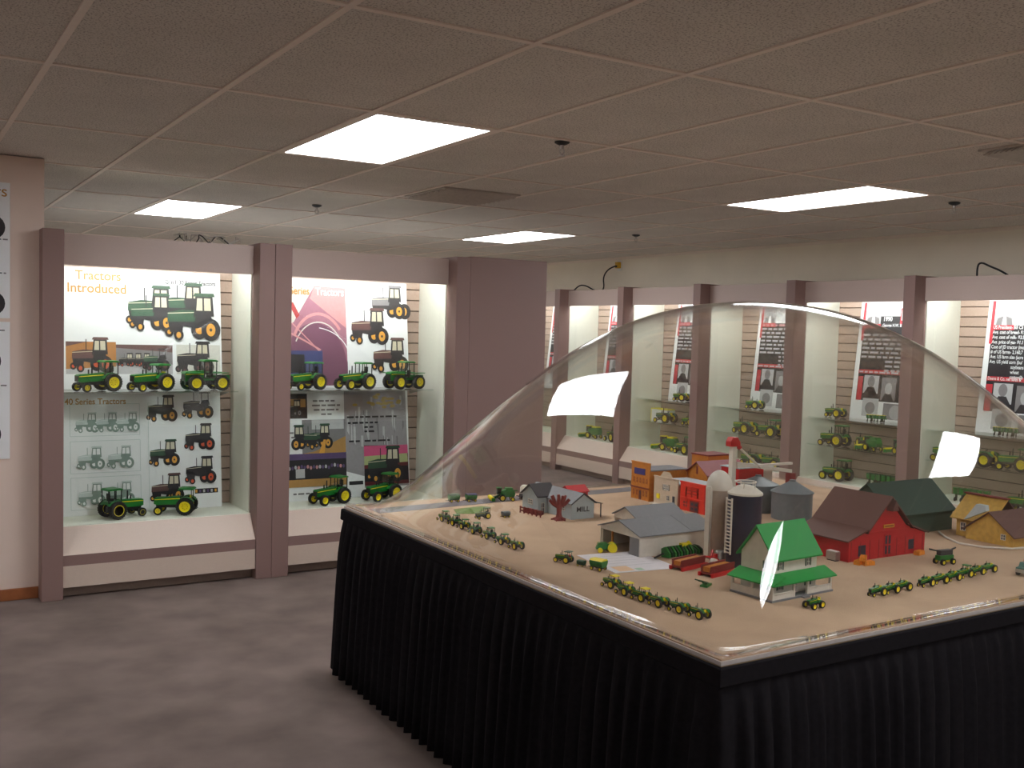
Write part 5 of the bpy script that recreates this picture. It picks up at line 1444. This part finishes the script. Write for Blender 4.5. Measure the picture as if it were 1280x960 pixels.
b = MB(); b.lathe([(0.022, 0.004), (0.022, 0.044), (0.012, 0.056), (0, 0.058)], 'z', (0, 0, 0), w_ivory, 18); b.build('body', t, 40); b = MB(); b.box(-0.03, 0.03, -0.025, 0.025, 0, 0.004, w_dgrey); b.build('skid', t)
m_spray = mini('miniature_tractor', 'dusty green miniature tractor beside the grass patch', kind='cab', body=M('dusty_green', (92, 110, 88), 0.6))
put(m_spray, at(0.465, 2.235), 175)
toy_wagon('toy_wagon', 'dusty grey toy cart behind the tractor by the grass', 1 / 90, at(0.555, 2.225), 175, w_bin, w_bin)
toy_implement('toy_implement', 'green toy mower with yellow disc before the white shed', 1 / 60, at(0.545, 1.515), 200)
b = MB(); t = thing('toy_mower', 'green toy mower with big yellow wheels at the shed opening', 'toy mower', at(0.553, 1.475), math.radians(150))
b.box(-0.012, 0.05, -0.008, 0.008, 0.012, 0.03, m_green); b.prism([(0.02, 0.012), (0.06, 0.012), (0.05, 0.034), (0.02, 0.034)], 'y', -0.014, 0.014, m_green); b.build('body', t)
for sd in (-1, 1):
    b = MB(); b.lathe([(0.017, -0.005), (0.017, 0.005)], 'y', (0, 0, 0), m_yel, 18); b.build('wheel', t, loc=(0, sd * 0.014, 0.017))
b = MB(); b.lathe([(0.009, -0.004), (0.009, 0.004)], 'y', (0, 0, 0), m_yel, 14); b.build('small_wheel', t, loc=(0.045, 0.018, 0.009))
dup(m_can, at(0.70, 1.46), math.radians(180), 'green miniature tractor in the shade inside the front white shed', G64)
t = thing('toy_planter', 'spiky green toy planter along the white shed wall', 'toy planter', at(0.665, 1.318), math.radians(3))
b = MB(); b.box(0, 0.17, -0.004, 0.004, 0.012, 0.020, m_green); b.box(0.02, 0.15, -0.022, -0.016, 0.008, 0.014, m_dgreen); b.build('tool_bar', t)
for k in range(12):
    b = MB(); x_ = 0.006 + 0.0145 * k; b.prism([(-0.028, 0.004), (0.014, 0.0), (0.016, 0.030), (-0.004, 0.040 - 0.010 * (k > 8)), (-0.026, 0.020)], 'x', x_ - 0.0042, x_ + 0.0042, m_dgreen if k % 2 else m_green); b.build('row_unit', t)
b = MB(); b.lathe([(0.010, 0.030), (0.012, 0.040), (0.0, 0.050)], 'z', (0.125, 0.004, 0), m_yel, 14); b.box(0.085, 0.110, -0.008, 0.010, 0.032, 0.044, m_yel); b.build('hopper', t)
b = MB(); b.tube([(0.0, 0, 0.016), (-0.05, -0.006, 0.006)], 0.003, m_dark, 6); b.build('hitch', t)
t = thing('toy_rake', 'dark green toy rake lying by the farmhouse back corner', 'toy rake', at(0.545, 0.955), math.radians(-150))
b = MB()
for k in range(4): b.tube([(0.0, 0, 0.004), (0.075, 0.012 * k - 0.02, 0.028 - 0.003 * k)], 0.0025, m_dgreen, 6)
b.box(0.0, 0.05, -0.012, 0.012, 0.0, 0.006, m_green); b.build('frame', t)
# truck with red bed at the right
t = thing('toy_truck', 'green toy truck with red dump bed at the right end', 'toy truck', at(1.665, 0.560), math.radians(183))
b = MB(); b.box(-0.055, 0.055, -0.014, 0.014, 0.012, 0.018, m_dark); b.build('chassis', t)
b = MB(); b.prism([(0.012, 0.018), (0.060, 0.018), (0.060, 0.030), (0.040, 0.032), (0.034, 0.046), (0.012, 0.046)], 'y', -0.017, 0.017, m_teal); b.build('cab', t, bevel=0.002)
b = MB(); b.box(0.0602, 0.063, -0.015, 0.015, 0.014, 0.026, m_steel); b.build('grille', t)
b = MB(); b.box(-0.060, 0.008, -0.020, 0.020, 0.020, 0.024, m_red); b.box(-0.060, 0.008, -0.020, -0.017, 0.024, 0.046, m_red); b.box(-0.060, 0.008, 0.017, 0.020, 0.024, 0.046, m_red); b.box(0.005, 0.008, -0.017, 0.017, 0.024, 0.052, m_red); b.box(-0.060, -0.057, -0.017, 0.017, 0.024, 0.046, m_red); b.build('dump_bed', t)
for x_ in (-0.036, 0.040):
    for sd in (-1, 1):
        b = MB(); b.lathe([(0.010, -0.004), (0.010, 0.004)], 'y', (0, 0, 0), m_tyre, 14); b.build('wheel', t, loc=(x_, sd * 0.017, 0.010))
# sprayer near the barn
t = thing('toy_sprayer', 'green and yellow toy sprayer with dark booms before the red barn', 'toy sprayer', at(1.535, 0.800), math.radians(175))
b = MB(); b.box(-0.035, 0.035, -0.012, 0.012, 0.016, 0.034, m_green); b.box(-0.045, -0.002, -0.008, 0.008, 0.008, 0.018, m_yel); b.build('body', t, bevel=0.002)
b = MB(); b.tube([(-0.02, 0, 0.036), (0.045, -0.03, 0.052)], 0.003, m_dark, 6); b.tube([(0.02, 0, 0.036), (-0.055, 0.0, 0.056)], 0.003, m_dark, 6); b.box(-0.03, 0.03, -0.010, 0.010, 0.0345, 0.052, w_dgrey); b.build('boom', t)
for x_ in (-0.025, 0.025):
    for sd in (-1, 1):
        b = MB(); b.lathe([(0.011, -0.004), (0.011, 0.004)], 'y', (0, 0, 0), m_tyre, 14); b.lathe([(0.006, -0.0045), (0.006, 0.0045)], 'y', (0, 0, 0), m_yel, 12); b.build('wheel', t, loc=(x_, sd * 0.0165, 0.011))

# ------------------------------------------------------------------ lettering and cords become plain meshes
bpy.context.view_layer.update()
dg = bpy.context.evaluated_depsgraph_get()
for o in [o for o in COL.objects if o.type in ('FONT', 'CURVE')]:
    me = bpy.data.meshes.new_from_object(o.evaluated_get(dg))
    n_ = bpy.data.objects.new('tmp', me); COL.objects.link(n_)
    n_.parent = o.parent; n_.location = o.location; n_.rotation_euler = o.rotation_euler; n_.scale = o.scale
    for k in ('label', 'category', 'group'):
        if k in o: n_[k] = o[k]
    nm = o.name.split('.')[0]
    bpy.data.objects.remove(o)
    n_.name = nm; me.name = nm
